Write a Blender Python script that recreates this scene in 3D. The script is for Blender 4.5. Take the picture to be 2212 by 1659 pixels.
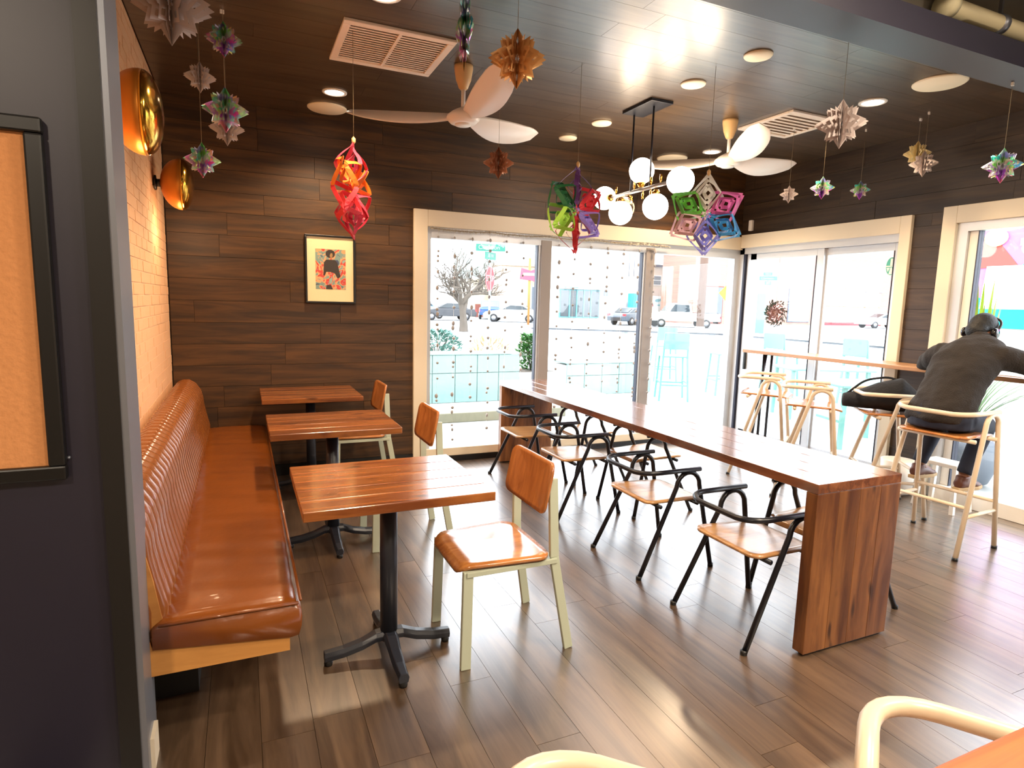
import bpy, bmesh, math, random
from mathutils import Vector, Matrix
random.seed(7)
S = bpy.context.scene
for o in list(bpy.data.objects): bpy.data.objects.remove(o)

# ------------------------------------------------------------------ camera
cam = bpy.data.objects.new('camera', bpy.data.cameras.new('camera'))
S.collection.objects.link(cam); S.camera = cam
cam.data.sensor_fit = 'HORIZONTAL'; cam.data.sensor_width = 36.0
cam.data.lens = 1309.83 / 2212 * 36.0
cam.data.clip_start = 0.05; cam.data.clip_end = 400
rt = Vector((0.91391717, -0.40510931, 0.02533467))
dn = Vector((-0.03092991, -0.13173976, -0.99080168))
fw = Vector((0.40472057, 0.90472707, -0.13292923))
cam.matrix_world = Matrix(((rt.x, -dn.x, -fw.x, 0), (rt.y, -dn.y, -fw.y, 0), (rt.z, -dn.z, -fw.z, 1.57), (0, 0, 0, 1)))

# ------------------------------------------------------------------ world, sun, exposure
W = bpy.data.worlds.new('sky'); S.world = W; W.use_nodes = True
bg = W.node_tree.nodes['Background']
bg.inputs[0].default_value = (0.86, 0.93, 1.0, 1); bg.inputs[1].default_value = 7.0
sun = bpy.data.objects.new('sun', bpy.data.lights.new('sun', 'SUN')); S.collection.objects.link(sun)
sun.data.energy = 2.5; sun.data.angle = math.radians(2); sun.data.color = (1, 0.96, 0.9)
sun.rotation_euler = (math.radians(50), 0, math.radians(-25))
S.view_settings.view_transform = 'Standard'; S.view_settings.look = 'None'
S.view_settings.gamma = 1; S.view_settings.use_curve_mapping = False
S.view_settings.exposure = 0.35

# ------------------------------------------------------------------ helpers
PI = math.pi
def C(h):
    h = h.lstrip('#'); v = [int(h[i:i+2], 16)/255 for i in (0, 2, 4)]
    return tuple((x/12.92 if x <= .04045 else ((x+.055)/1.055)**2.4) for x in v) + (1,)
def nt(name):
    m = bpy.data.materials.new(name); m.use_nodes = True
    t = m.node_tree; return m, t, t.nodes['Principled BSDF']
def N(t, ty, **k):
    n = t.nodes.new(ty)
    for a, b in k.items(): setattr(n, a, b)
    return n
def plain(name, col, rough=.5, metal=0, spec=.5, var=0.0, scale=8, emit=None, est=0, coat=0, bump=0, bscale=60):
    m, t, b = nt(name); L = t.links
    b.inputs['Base Color'].default_value = C(col)
    b.inputs['Roughness'].default_value = rough; b.inputs['Metallic'].default_value = metal
    b.inputs['Specular IOR Level'].default_value = spec; b.inputs['Coat Weight'].default_value = coat
    if emit: b.inputs['Emission Color'].default_value = C(emit); b.inputs['Emission Strength'].default_value = est
    tc = N(t, 'ShaderNodeTexCoord')
    if var:
        no = N(t, 'ShaderNodeTexNoise'); no.inputs['Scale'].default_value = scale; no.inputs['Detail'].default_value = 3
        L.new(tc.outputs['Object'], no.inputs['Vector'])
        mx = N(t, 'ShaderNodeMix', data_type='RGBA'); c = C(col)
        mx.inputs[6].default_value = tuple(x*(1-var) for x in c[:3])+(1,); mx.inputs[7].default_value = tuple(min(1, x*(1+var)) for x in c[:3])+(1,)
        L.new(no.outputs[0], mx.inputs[0]); L.new(mx.outputs[2], b.inputs['Base Color'])
    if bump:
        n2 = N(t, 'ShaderNodeTexNoise'); n2.inputs['Scale'].default_value = bscale
        L.new(tc.outputs['Object'], n2.inputs['Vector'])
        bp = N(t, 'ShaderNodeBump'); bp.inputs['Strength'].default_value = bump; bp.inputs['Distance'].default_value = .01
        L.new(n2.outputs[0], bp.inputs['Height']); L.new(bp.outputs[0], b.inputs['Normal'])
    return m
def wood(name, c1, c2, axis='X', rough=.4, vary=.25, coat=0, fine=22, knots=False, spec=.5, local=False, bmp=.06, cior=1.5):
    """grain along the given axis; each board gets its own tint and grain offset"""
    m, t, b = nt(name); L = t.links
    if local: pos = N(t, 'ShaderNodeTexCoord').outputs['Object']
    else: pos = N(t, 'ShaderNodeNewGeometry').outputs['Position']
    oi = N(t, 'ShaderNodeObjectInfo')
    mp = N(t, 'ShaderNodeVectorMath', operation='MULTIPLY')
    s = {'X': (1.2, fine, fine), 'Y': (fine, 1.2, fine), 'Z': (fine, fine, 1.2)}[axis]
    mp.inputs[1].default_value = s; L.new(pos, mp.inputs[0])
    ad = N(t, 'ShaderNodeVectorMath', operation='ADD'); mu = N(t, 'ShaderNodeMath', operation='MULTIPLY'); mu.inputs[1].default_value = 40
    L.new(oi.outputs['Random'], mu.inputs[0]); L.new(mp.outputs[0], ad.inputs[0]); L.new(mu.outputs[0], ad.inputs[1])
    no = N(t, 'ShaderNodeTexNoise'); no.inputs['Scale'].default_value = 1; no.inputs['Detail'].default_value = 5; no.inputs['Roughness'].default_value = .62; no.inputs['Distortion'].default_value = .6
    L.new(ad.outputs[0], no.inputs['Vector'])
    cr = N(t, 'ShaderNodeValToRGB'); cr.color_ramp.elements[0].position = .36; cr.color_ramp.elements[1].position = .66
    cr.color_ramp.elements[0].color = C(c1); cr.color_ramp.elements[1].color = C(c2)
    L.new(no.outputs[0], cr.inputs[0])
    hs = N(t, 'ShaderNodeHueSaturation'); L.new(cr.outputs[0], hs.inputs['Color'])
    mr = N(t, 'ShaderNodeMapRange'); mr.inputs[3].default_value = 1-vary; mr.inputs[4].default_value = 1+vary
    L.new(oi.outputs['Random'], mr.inputs[0]); L.new(mr.outputs[0], hs.inputs['Value'])
    out = hs.outputs[0]
    if knots:
        vo = N(t, 'ShaderNodeTexNoise'); vo.inputs['Scale'].default_value = 1.0; vo.inputs['Detail'].default_value = 1
        m2 = N(t, 'ShaderNodeVectorMath', operation='MULTIPLY'); m2.inputs[1].default_value = {'X': (5, 16, 9), 'Y': (16, 5, 9), 'Z': (16, 9, 5)}[axis]
        L.new(pos, m2.inputs[0]); L.new(m2.outputs[0], vo.inputs['Vector'])
        r2 = N(t, 'ShaderNodeValToRGB'); r2.color_ramp.elements[0].position = .66; r2.color_ramp.elements[1].position = .76
        L.new(vo.outputs[0], r2.inputs[0])
        mx = N(t, 'ShaderNodeMix', data_type='RGBA'); L.new(r2.outputs[0], mx.inputs[0]); L.new(out, mx.inputs[6]); mx.inputs[7].default_value = tuple(x*.45 for x in C(c1)[:3])+(1,)
        out = mx.outputs[2]
    L.new(out, b.inputs['Base Color']); b.inputs['Roughness'].default_value = rough; b.inputs['Coat Weight'].default_value = coat
    b.inputs['Coat Roughness'].default_value = .12 if rough < .25 else .24; b.inputs['Specular IOR Level'].default_value = spec
    bp = N(t, 'ShaderNodeBump'); b.inputs['Coat IOR'].default_value = cior; bp.inputs['Strength'].default_value = bmp; bp.inputs['Distance'].default_value = .004
    L.new(no.outputs[0], bp.inputs['Height']); L.new(bp.outputs[0], b.inputs['Normal'])
    return m
def glassmat(name, tint=(1, 1, 1, 1), refl=.07):
    m, t, b = nt(name); t.nodes.remove(b); o = t.nodes['Material Output']
    tr = N(t, 'ShaderNodeBsdfTransparent'); tr.inputs[0].default_value = tint
    gl = N(t, 'ShaderNodeBsdfGlossy'); gl.inputs['Roughness'].default_value = .02
    mx = N(t, 'ShaderNodeMixShader'); mx.inputs[0].default_value = refl
    t.links.new(tr.outputs[0], mx.inputs[1]); t.links.new(gl.outputs[0], mx.inputs[2]); t.links.new(mx.outputs[0], o.inputs[0])
    return m
def foil(name):
    m, t, b = nt(name); L = t.links
    tc = N(t, 'ShaderNodeTexCoord'); no = N(t, 'ShaderNodeTexVoronoi'); no.inputs['Scale'].default_value = 26
    L.new(tc.outputs['Object'], no.inputs['Vector'])
    sp = N(t, 'ShaderNodeSeparateColor'); L.new(no.outputs['Color'], sp.inputs[0])
    cb = N(t, 'ShaderNodeCombineColor', mode='HSV'); L.new(sp.outputs[0], cb.inputs[0]); cb.inputs[2].default_value = .85
    mr = N(t, 'ShaderNodeMapRange'); mr.inputs[3].default_value = .0; mr.inputs[4].default_value = .75; L.new(sp.outputs[1], mr.inputs[0]); L.new(mr.outputs[0], cb.inputs[1])
    L.new(cb.outputs[0], b.inputs['Base Color']); b.inputs['Metallic'].default_value = .75; b.inputs['Roughness'].default_value = .22
    return m
def brickmat(name, cols, mortar, scale, rough=.85, rot=0):
    m, t, b = nt(name); L = t.links
    tc = N(t, 'ShaderNodeTexCoord'); mp = N(t, 'ShaderNodeMapping'); mp.inputs['Rotation'].default_value = (PI/2, 0, 0) if rot == 0 else rot
    L.new(tc.outputs['Object'], mp.inputs[0])
    br = N(t, 'ShaderNodeTexBrick'); br.inputs['Scale'].default_value = scale; br.inputs['Color1'].default_value = C(cols[0]); br.inputs['Color2'].default_value = C(cols[1]); br.inputs['Mortar'].default_value = C(mortar)
    L.new(mp.outputs[0], br.inputs['Vector']); L.new(br.outputs[0], b.inputs['Base Color']); b.inputs['Roughness'].default_value = rough
    return m

class MB:
    def __init__(s): s.v = []; s.f = []; s.sm = []
    def add(s, v, f, smooth=False):
        k = len(s.v); s.v += [tuple(x) for x in v]; s.f += [tuple(i+k for i in q) for q in f]; s.sm += [smooth]*len(f); return s
    def box(s, x0, x1, y0, y1, z0, z1):
        v = [(x, y, z) for z in (z0, z1) for y in (y0, y1) for x in (x0, x1)]
        return s.add(v, [(0, 2, 3, 1), (4, 5, 7, 6), (0, 1, 5, 4), (2, 6, 7, 3), (0, 4, 6, 2), (1, 3, 7, 5)])
    def obox(s, c, size, rot=None):
        """box centred on c, rotated by a 3x3 matrix"""
        h = Vector(size)/2; r = rot or Matrix.Identity(3); c = Vector(c)
        v = [c + r @ Vector((sx*h.x, sy*h.y, sz*h.z)) for sz in (-1, 1) for sy in (-1, 1) for sx in (-1, 1)]
        return s.add(v, [(0, 2, 3, 1), (4, 5, 7, 6), (0, 1, 5, 4), (2, 6, 7, 3), (0, 4, 6, 2), (1, 3, 7, 5)])
    def bar(s, a, b, w, d, up=(0, 0, 1)):
        a = Vector(a); b = Vector(b); z = (b-a).normalized(); x = Vector(up).cross(z)
        if x.length < 1e-4: x = Vector((1, 0, 0)).cross(z)
        x.normalize(); y = z.cross(x); r = Matrix((x, y, z)).transposed()
        return s.obox((a+b)/2, (w, d, (b-a).length), r)
    def tube(s, pts, r, n=10, closed=False, caps=True, flat=1.0):
        P = [Vector(p) for p in pts]; k = len(P)
        rr = r if isinstance(r, (list, tuple)) else [r]*k
        T = []
        for i in range(k):
            a = P[(i-1) % k] if (closed or i > 0) else P[i]; b = P[(i+1) % k] if (closed or i < k-1) else P[i]
            T.append((b-a).normalized())
        u = T[0].orthogonal().normalized(); v = []
        for i in range(k):
            u = (u - T[i]*u.dot(T[i])); u = u.normalized() if u.length > 1e-6 else T[i].orthogonal().normalized()
            w = T[i].cross(u)
            for j in range(n):
                a = 2*PI*j/n; v.append(P[i] + (u*math.cos(a) + w*math.sin(a)*flat)*rr[i])
        f = []
        for i in range(k if closed else k-1):
            for j in range(n):
                a = i*n+j; b = i*n+(j+1) % n; i2 = (i+1) % k
                f.append((a, b, i2*n+(j+1) % n, i2*n+j))
        if caps and not closed: f += [tuple(range(n-1, -1, -1)), tuple((k-1)*n+j for j in range(n))]
        return s.add(v, f, True)
    def loft(s, rings):
        """rings: (centre, axis_u, axis_v) with the axes already scaled"""
        n = 20; v = []; k = len(rings)
        for c, a, b in rings:
            for j in range(n):
                t = 2*PI*j/n; v.append(Vector(c) + Vector(a)*math.cos(t) + Vector(b)*math.sin(t))
        f = [(i*n+j, i*n+(j+1) % n, (i+1)*n+(j+1) % n, (i+1)*n+j) for i in range(k-1) for j in range(n)]
        f += [tuple(range(n-1, -1, -1)), tuple((k-1)*n+j for j in range(n))]
        return s.add(v, f, True)
    def lathe(s, prof, c=(0, 0, 0), n=24, axis='Z'):
        v = []; k = len(prof); c = Vector(c)
        for r, h in prof:
            for j in range(n):
                a = 2*PI*j/n; x, y = max(r, 1e-4)*math.cos(a), max(r, 1e-4)*math.sin(a)
                p = {'Z': (x, y, h), 'X': (h, x, y), 'Y': (y, h, x)}[axis]
                v.append(c+Vector(p))
        f = [(i*n+j, i*n+(j+1) % n, (i+1)*n+(j+1) % n, (i+1)*n+j) for i in range(k-1) for j in range(n)]
        f += [tuple(range(n-1, -1, -1)), tuple((k-1)*n+j for j in range(n))]
        return s.add(v, f, True)
    def prism(s, poly, a0, a1, plane='XY'):
        n = len(poly)
        def q(p, a): return {'XY': (p[0], p[1], a), 'XZ': (p[0], a, p[1]), 'YZ': (a, p[0], p[1])}[plane]
        v = [q(p, a0) for p in poly]+[q(p, a1) for p in poly]
        f = [tuple(range(n-1, -1, -1)), tuple(range(n, 2*n))]+[(i, (i+1) % n, n+(i+1) % n, n+i) for i in range(n)]
        return s.add(v, f)
    def xform(s, M):
        s.v = [tuple(M @ Vector(p)) for p in s.v]; return s
    def build(s, name, mat, parent=None, bevel=0, seg=2, recalc=True):
        me = bpy.data.meshes.new(name); me.from_pydata(s.v, [], s.f); me.update()
        for p, q in zip(me.polygons, s.sm): p.use_smooth = q
        if recalc or bevel:
            bm = bmesh.new(); bm.from_mesh(me)
            if recalc: bmesh.ops.recalc_face_normals(bm, faces=bm.faces)
            if bevel:
                e = [x for x in bm.edges if len(x.link_faces) == 2 and x.calc_face_angle(0) > .6]
                bmesh.ops.bevel(bm, geom=e, offset=bevel, segments=seg, profile=.5, affect='EDGES', clamp_overlap=True)
            bm.to_mesh(me); bm.free()
        me.materials.append(mat); o = bpy.data.objects.new(name, me); S.collection.objects.link(o)
        if parent: o.parent = parent
        return o
def fillet(pts, r, n=5):
    P = [Vector(p) for p in pts]; out = [P[0]]
    for i in range(1, len(P)-1):
        a, b, c = P[i-1], P[i], P[i+1]; u = (a-b); w = (c-b)
        d = min(r, u.length*.49, w.length*.49); p0 = b+u.normalized()*d; p1 = b+w.normalized()*d
        for k in range(n+1):
            t = k/n; out.append(p0*(1-t)**2 + b*2*t*(1-t) + p1*t*t)
    out.append(P[-1]); return out
def tag(o, label=None, cat=None, group=None, kind=None):
    if label: o['label'] = label
    if cat: o['category'] = cat
    if group: o['group'] = group
    if kind: o['kind'] = kind
    return o
def thing(name, label, cat, loc=(0, 0, 0), rz=0, group=None):
    o = bpy.data.objects.new(name, None); S.collection.objects.link(o); o.empty_display_size = .1
    o.location = loc; o.rotation_euler = (0, 0, rz); return tag(o, label, cat, group)
def dup(root, loc, rz=0, label=None, group=None):
    r = root.copy(); S.collection.objects.link(r); r.location = loc; r.rotation_euler = (0, 0, rz)
    if label: r['label'] = label
    if group: r['group'] = group
    for ch in root.children:
        c = ch.copy(); S.collection.objects.link(c); c.parent = r
        for g in ch.children:
            d = g.copy(); S.collection.objects.link(d); d.parent = c
    return r
_cube = {}
def piece(name, mat, parent, x0, x1, y0, y1, z0, z1, bev=0):
    """a board or brick: unit box sharing its mesh, scaled to size"""
    k = (name, mat.name)
    if k not in _cube:
        o = MB().box(-.5, .5, -.5, .5, -.5, .5).build(name, mat, parent); _cube[k] = o.data
    else:
        o = bpy.data.objects.new(name, _cube[k]); S.collection.objects.link(o); o.parent = parent
    o.location = ((x0+x1)/2, (y0+y1)/2, (z0+z1)/2); o.scale = (x1-x0, y1-y0, z1-z0); return o
def struct(mb, name, mat, bevel=0): return tag(mb.build(name, mat, None, bevel), kind='structure')
def text(name, body, size, mat, parent, loc, rot, extrude=.002, font=None):
    cu = bpy.data.curves.new(name, 'FONT'); cu.body = body; cu.size = size; cu.extrude = extrude; cu.align_x = 'CENTER'; cu.align_y = 'CENTER'
    o = bpy.data.objects.new(name, cu); S.collection.objects.link(o)
    me = bpy.data.meshes.new_from_object(o); bpy.data.objects.remove(o)
    me.materials.clear(); me.materials.append(mat); o = bpy.data.objects.new(name, me); S.collection.objects.link(o)
    o.parent = parent; o.location = loc; o.rotation_euler = rot; return o

# ------------------------------------------------------------------ materials
M = {}
M['ceil'] = wood('ceiling_board', '#3b2a19', '#523f2b', 'X', .36, .07, .5, fine=14)
M['wallx'] = wood('wall_board_back', '#2b1a09', '#543617', 'X', .5, .12, fine=16)
M['wally'] = wood('wall_board_right', '#271a10', '#453322', 'Y', .5, .12, fine=16)
M['floor'] = wood('floor_board', '#3c2c1e', '#6a5440', 'Y', .34, .10, 1.0, fine=11, spec=.8, bmp=.03, cior=1.75)
M['under'] = plain('dark_joint', '#2a1f17', .8)
M['brick'] = plain('limewashed_brick', '#e0ad80', .85, var=.10, scale=14, bump=.3, bscale=40)
M['mortar'] = plain('mortar', '#dfb086', .9, var=.06, scale=6)
M['navy'] = plain('navy_paint', '#1d1a2b', .45, var=.08)
M['steel_dark'] = plain('dark_steel', '#1b1918', .4)
M['steel_grey'] = plain('grey_metal_corner', '#8b8f99', .35, metal=.6)
M['cork'] = plain('cork', '#d2905a', .9, var=.12, scale=90, bump=.3)
M['black'] = plain('black_frame', '#0c0b0b', .4)
M['trim'] = plain('cream_trim_paint', '#ddd0b8', .45)
M['alu'] = plain('aluminium_frame', '#c9ccd0', .38, metal=.35)
M['gasket'] = plain('dark_gasket', '#1c1f33', .5)
M['glass'] = glassmat('window_glass', (1, 1, 1, 1), .03)
M['white'] = plain('white_plastic', '#eee8de', .4)
M['cream_disc'] = plain('cream_disc', '#fbeccb', .5)
M['glow'] = plain('lit_diffuser', '#ffffff', .5, emit='#ffeedd', est=14)
M['globe'] = plain('opal_globe', '#ffffff', .3, emit='#fff0e4', est=9)
M['brass'] = plain('polished_brass', '#c8973c', .14, metal=1)
M['brass_satin'] = plain('satin_brass', '#c47a2a', .42, metal=.75)
M['walnut_x'] = wood('walnut_boards_x', '#6a3514', '#a5642f', 'X', .22, .22, .6, 13, True, bmp=.03)
M['walnut_y'] = wood('walnut_boards_y', '#5c3122', '#8f5a3c', 'Y', .2, .1, 1.0, 14, True, bmp=.02, cior=1.85)
M['walnut_z'] = wood('walnut_boards_z', '#57301a', '#946034', 'Z', .3, .22, .3, 12, True)
M['oak'] = wood('oak_ply', '#9a5a2c', '#bb7840', 'Z', .28, .08, .5, 30, local=True)
M['oak_seat'] = wood('oak_ply_seat', '#a2602f', '#c88446', 'X', .24, .08, .6, 30, local=True)
M['oak_light'] = wood('pale_oak_ply', '#a8794c', '#cb9c68', 'X', .28, .08, .5, 30, local=True)
M['plyedge'] = wood('plywood', '#a86f34', '#c68c48', 'X', .5, .05, .1, 12, local=True)
M['barwood'] = wood('bar_wood', '#9b6c42', '#c08f60', 'Y', .35, .1, .3, 24)
M['hiwood'] = wood('high_table_wood', '#9c4f20', '#c9742f', 'X', .35, .1, .3, 24)
M['mint'] = plain('pale_sage_steel', '#b9c1ad', .4)
M['nblack'] = plain('black_powder_coat', '#10121c', .32)
M['slate'] = plain('slate_blue_black_metal', '#23262f', .35)
M['creamtube'] = plain('cream_powder_coat', '#e3cdb0', .32)
M['leather'] = plain('tan_leather', '#7a3f0c', .3, var=.14, scale=7, coat=.25, bump=.12, bscale=30)
M['leather_back'] = plain('tan_leather_back', '#824a20', .25, var=.1, scale=7, coat=.35, bump=.08, bscale=30)
M['fan'] = plain('fan_ivory', '#f1e6da', .35)
M['cone'] = plain('fan_cone', '#dcb27a', .4)
M['foil'] = foil('holographic_foil')
M['paper'] = plain('white_paper', '#cdc0bb', .8)
M['paper_warm'] = plain('champagne_foil_paper', '#d9a66c', .4, metal=.35)
M['paper_cream'] = plain('cream_paper', '#fbe9b4', .6)
M['copper'] = plain('rose_foil_paper', '#c08a6c', .4, metal=.35)
M['thread'] = plain('thread', '#8a7a60', .8)
for k, c in dict(red='#d8303c', pinkred='#e0405a', orange='#e8761c', yellow='#f0b020', crimson='#b81c38', purple='#5e3070', lav='#8c78c8', lime='#8fbf3c', dgreen='#175a30', dred='#a81820', green='#5aa838', pink='#c05a98', blue='#2a80b8', peri='#7878c8', lilac='#d0a8b0', greyw='#c8c4bc').items():
    M['p_'+k] = plain('paper_'+k, c, .6)

# ------------------------------------------------------------------ room shell
XL, XR, YB, ZC = -.52, 5.42, 5.6, 3.1
fl = struct(MB().box(-3.2, XR+.2, -3.2, YB+.12, -.12, -.012), 'floor', M['under'])
def rows(parent, mat, name, a0, a1, b0, b1, step, lmin, lmax, put, rng, gap=.0016):
    b = b0
    while b < b1-1e-4:
        bb = min(b+step, b1); a = a0 - rng.uniform(0, lmax)*.8
        while a < a1:
            l = rng.uniform(lmin, lmax); s, e = max(a, a0), min(a+l, a1)
            if e-s > .02: put(s+gap/2, e-gap/2, b+gap/2, bb-gap/2)
            a += l
        b = bb
rng = random.Random(3)
rows(fl, M['floor'], 'plank', .0, YB, XL, XR, .18, 1.1, 1.5, lambda a, b, c, d: piece('plank', M['floor'], fl, c, d, a, b, -.012, 0), rng)
MB().box(XL-.2, XR, -3.1, -.001, -.012, -.0005).build('floor_front', M['floor'], fl)
MB().box(-3.1, XL-.2, -3.1, 2.2, -.012, -.0005).build('floor_left', M['floor'], fl)

wb = MB(); wb.box(XL-.3, 1.5, YB+.012, YB+.12, 0, ZC+.1); wb.box(1.5, XR, YB+.012, YB+.12, 2.3, ZC+.1)
wall_back = struct(wb, 'wall_back', M['under'])
rng = random.Random(11)
def wp(a, b, c, d): piece('plank', M['wallx'], wall_back, a, b, YB-.001*rng.randint(0, 2), YB+.012, c, d)
rows(wall_back, None, '', XL, 1.485, .10, 2.40, .178, .8, 1.5, wp, rng, .0022)
rows(wall_back, None, '', XL, XR, 2.40, ZC, .175, .9, 1.6, wp, rng, .0022)
wr = MB(); wr.box(XR+.012, XR+.14, 3.62, YB+.12, 2.3, ZC+.1); wr.box(XR+.012, XR+.14, 3.26, 3.62, 0, ZC+.1)
wr.box(XR+.012, XR+.14, -3.2, 3.26, 2.3, ZC+.3); wr.box(XR+.012, XR+.14, -3.2, .6, 0, 2.3)
wall_right = struct(wr, 'wall_right', M['under'])
def wq(a, b, c, d): piece('plank', M['wally'], wall_right, XR-.001*rng.randint(0, 2), XR+.012, a, b, c, d)
rows(wall_right, None, '', 3.33, 3.57, 0, 2.42, .178, 1, 2, wq, rng, .0022)
rows(wall_right, None, '', 0.5, YB, 2.42, ZC, .17, .9, 1.6, wq, rng, .0022)
# ceiling boards behind the beam, run with the window wall
ce = struct(MB().box(XL-.3, XR+.14, 2.262, YB+.12, ZC+.012, ZC+.15), 'ceiling', M['under'])
rng = random.Random(5)
rows(ce, None, '', XL, XR, 2.26, YB, .19, 1.1, 1.7, lambda a, b, c, d: piece('plank', M['ceil'], ce, a, b, c, d, ZC, ZC+.012), rng, .0015)
# brick wall
wl = struct(MB().box(XL-.3, XL-.010, 2.12, YB+.12, 0, ZC+.1), 'wall_left', M['mortar'])
rng = random.Random(8)
bw, bh = .205, .068; stuff = MB(); nb = 0; r = 0; z = .0
while z < ZC:
    y = YB - .0 + (bw/2 if r % 2 else 0); 
    while y > 2.12:
        y0, y1 = max(y-bw+.01, 2.12), min(y, YB-.002); z1 = min(z+bh-.008, ZC)
        if y1-y0 > .02:
            px = XL - .006 - rng.uniform(0, .003)
            if y1 > 3.9 and z > .82: piece('brick', M['brick'], wl, XL-.02, px, y0, y1, z, z1); nb += 1
            else: stuff.box(XL-.02, px, y0, y1, z, z1)
        y -= bw
    z += bh; r += 1
tag(stuff.build('brickwork', M['brick'], wl), kind='stuff')
# navy partition with steel corner
wn = struct(MB().box(-3.2, -.392, 2.10, 2.3, 0, ZC+.3), 'wall_front', M['navy'])
struct(MB().box(-.392, -.336, 2.085, 2.3, 0, ZC+.3), 'trim_4', M['steel_dark'])
struct(MB().box(-.336, -.318, 2.092, 2.3, 0, ZC+.1), 'trim_5', M['steel_grey'])
struct(MB().box(-.33, -.306, 2.14, 2.24, 0, .11), 'baseboard_left', M['trim'])
struct(MB().box(XL, 1.485, YB-.016, YB, 0, .10), 'baseboard_back', M['black'])
# beam + front room ceiling + closing walls behind the camera
struct(MB().box(-.4, XR+.012, 2.04, 2.25, 2.88, 3.0), 'trim_3', M['navy'])
M['navy'].node_tree.nodes['Principled BSDF'].inputs['Specular IOR Level'].default_value = .7
struct(MB().box(-.4, XR+.012, 2.22, 2.26, 3.0, 3.45), 'wall_bulkhead', plain('bulkhead_grey', '#8c877c', .8))
cf = struct(MB().box(-3.2, XR+.14, -3.2, 2.25, 3.4, 3.5), 'ceiling_front', plain('grey_deck', '#8f8778', .7))
for i in range(14):
    y = 1.95-i*.16; MB().box(-.5, XR, y-.05, y+.05, 3.36, 3.4).build('deck_rib', plain('deck_rib%d' % i, '#a39a88', .6) if i == 0 else bpy.data.materials['deck_rib0'], cf)
M['plaster'] = plain('pale_plaster', '#b8aa98', .8)
struct(MB().box(-3.3, XR+.14, -3.3, -3.2, -.1, 3.5), 'wall_rear', M['plaster'])
struct(MB().box(-3.3, -3.2, -3.2, 2.3, -.1, 3.5), 'wall_side', M['plaster'])

# ------------------------------------------------------------------ windows
struct(MB().box(1.47, 1.60, YB-.035, YB+.06, .0, 2.40).box(1.60, XR, YB-.035, YB+.06, 2.25, 2.40), 'trim_1', M['trim'], .004)
w1 = struct(MB().box(1.60, 1.64, YB, YB+.1, 0, 2.25).box(5.34, XR, YB, YB+.1, 0, 2.25).box(1.64, 5.34, YB, YB+.1, 2.15, 2.25), 'window_1', M['alu'])
MB().box(1.60, 5.36, YB-.02, YB+.1, .055, .135).build('sill', M['trim'], w1, .004)
MB().box(1.60, 5.36, YB-.03, YB+.1, 0, .055).build('threshold', M['black'], w1)
for a, b in ((1.64, 2.79), (2.905, 4.075), (4.19, 5.34)):
    MB().box(a, b, YB+.05, YB+.056, .135, 2.15).build('pane', M['glass'], w1)
for a in (2.79, 4.075):
    MB().box(a, a+.115, YB-.01, YB+.1, .1, 2.2).build('mullion', plain('taupe_mullion', '#8d8580', .45) if a < 3 else bpy.data.materials['taupe_mullion'], w1, .003)
    MB().box(a-.022, a-.0, YB+.01, YB+.08, .135, 2.15).build('sash_edge', M['alu'], w1)
    MB().box(a-.03, a-.022, YB+.02, YB+.075, .135, 2.15).build('gasket', M['gasket'], w1)
# right wall glazed door
struct(MB().box(XR-.035, XR+.06, 3.57, 3.67, 0, 2.42).box(XR-.035, XR+.06, 3.67, YB-.035, 2.27, 2.42), 'trim_2', M['trim'], .004)
d1 = struct(MB().box(XR, XR+.1, 3.67, YB, 2.2, 2.27).box(XR, XR+.1, 5.53, YB, 0, 2.27), 'door_1', M['alu'])
for k, (a, b) in enumerate(((4.47, 5.5), (3.67, 4.5))):
    mb = MB(); x = XR+.02+.035*k
    mb.box(x, x+.04, a, a+.08, .0, 2.2).box(x, x+.04, b-.14 if k == 0 else b-.05, b, .0, 2.2).box(x, x+.04, a+.08, b-.05, 2.13, 2.2).box(x, x+.04, a+.08, b-.05, 0, .14)
    lf = mb.build('door_leaf', M['alu'], d1, .003)
    MB().box(x+.017, x+.022, a+.08, b-.05 if k else b-.14, .14, 2.13).build('pane', M['glass'], lf)
    MB().box(x-.004, x+.03, a+.08, a+.088, .14, 2.13).build('gasket', M['gasket'], lf)
    if k == 0: MB().box(x-.03, x, 5.40, 5.425, .86, 1.06).build('handle', M['black'], lf, .004)
MB().box(XR-.01, XR+.09, 5.505, 5.53, 0, 2.2).build('dark_gap', M['gasket'], d1)
# far right window
struct(MB().box(XR-.035, XR+.06, 3.20, 3.31, 0, 2.45).box(XR-.035, XR+.06, .4, 3.20, 2.31, 2.45), 'trim_6', M['trim'], .004)
w2 = struct(MB().box(XR, XR+.1, 3.12, 3.20, 0, 2.31).box(XR, XR+.1, .6, 3.12, 2.24, 2.31), 'window_2', M['alu'])
MB().box(XR-.06, XR+.1, .6, 3.12, 0, .12).build('sill', M['white'], w2, .005)
MB().box(XR+.03, XR+.09, 3.05, 3.12, .12, 2.24).build('sash', M['white'], w2, .004)
MB().box(XR+.02, XR+.09, 3.042, 3.05, .12, 2.24).build('gasket', M['gasket'], w2)
MB().box(XR+.05, XR+.056, 1.75, 3.042, .12, 2.24).build('pane', M['glass'], w2)
MB().box(XR+.0, XR+.1, 1.65, 1.75, .12, 2.24).build('mullion', M['alu'], w2)
MB().box(XR+.05, XR+.056, .6, 1.65, .12, 2.24).build('pane', M['glass'], w2)
tag(MB().box(XR-.035, XR, 5.42, 5.47, 2.46, 2.58).build('wall_sensor', M['white'], None, .006), 'small white sensor box high in the corner above the glazed door', 'sensor')

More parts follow.
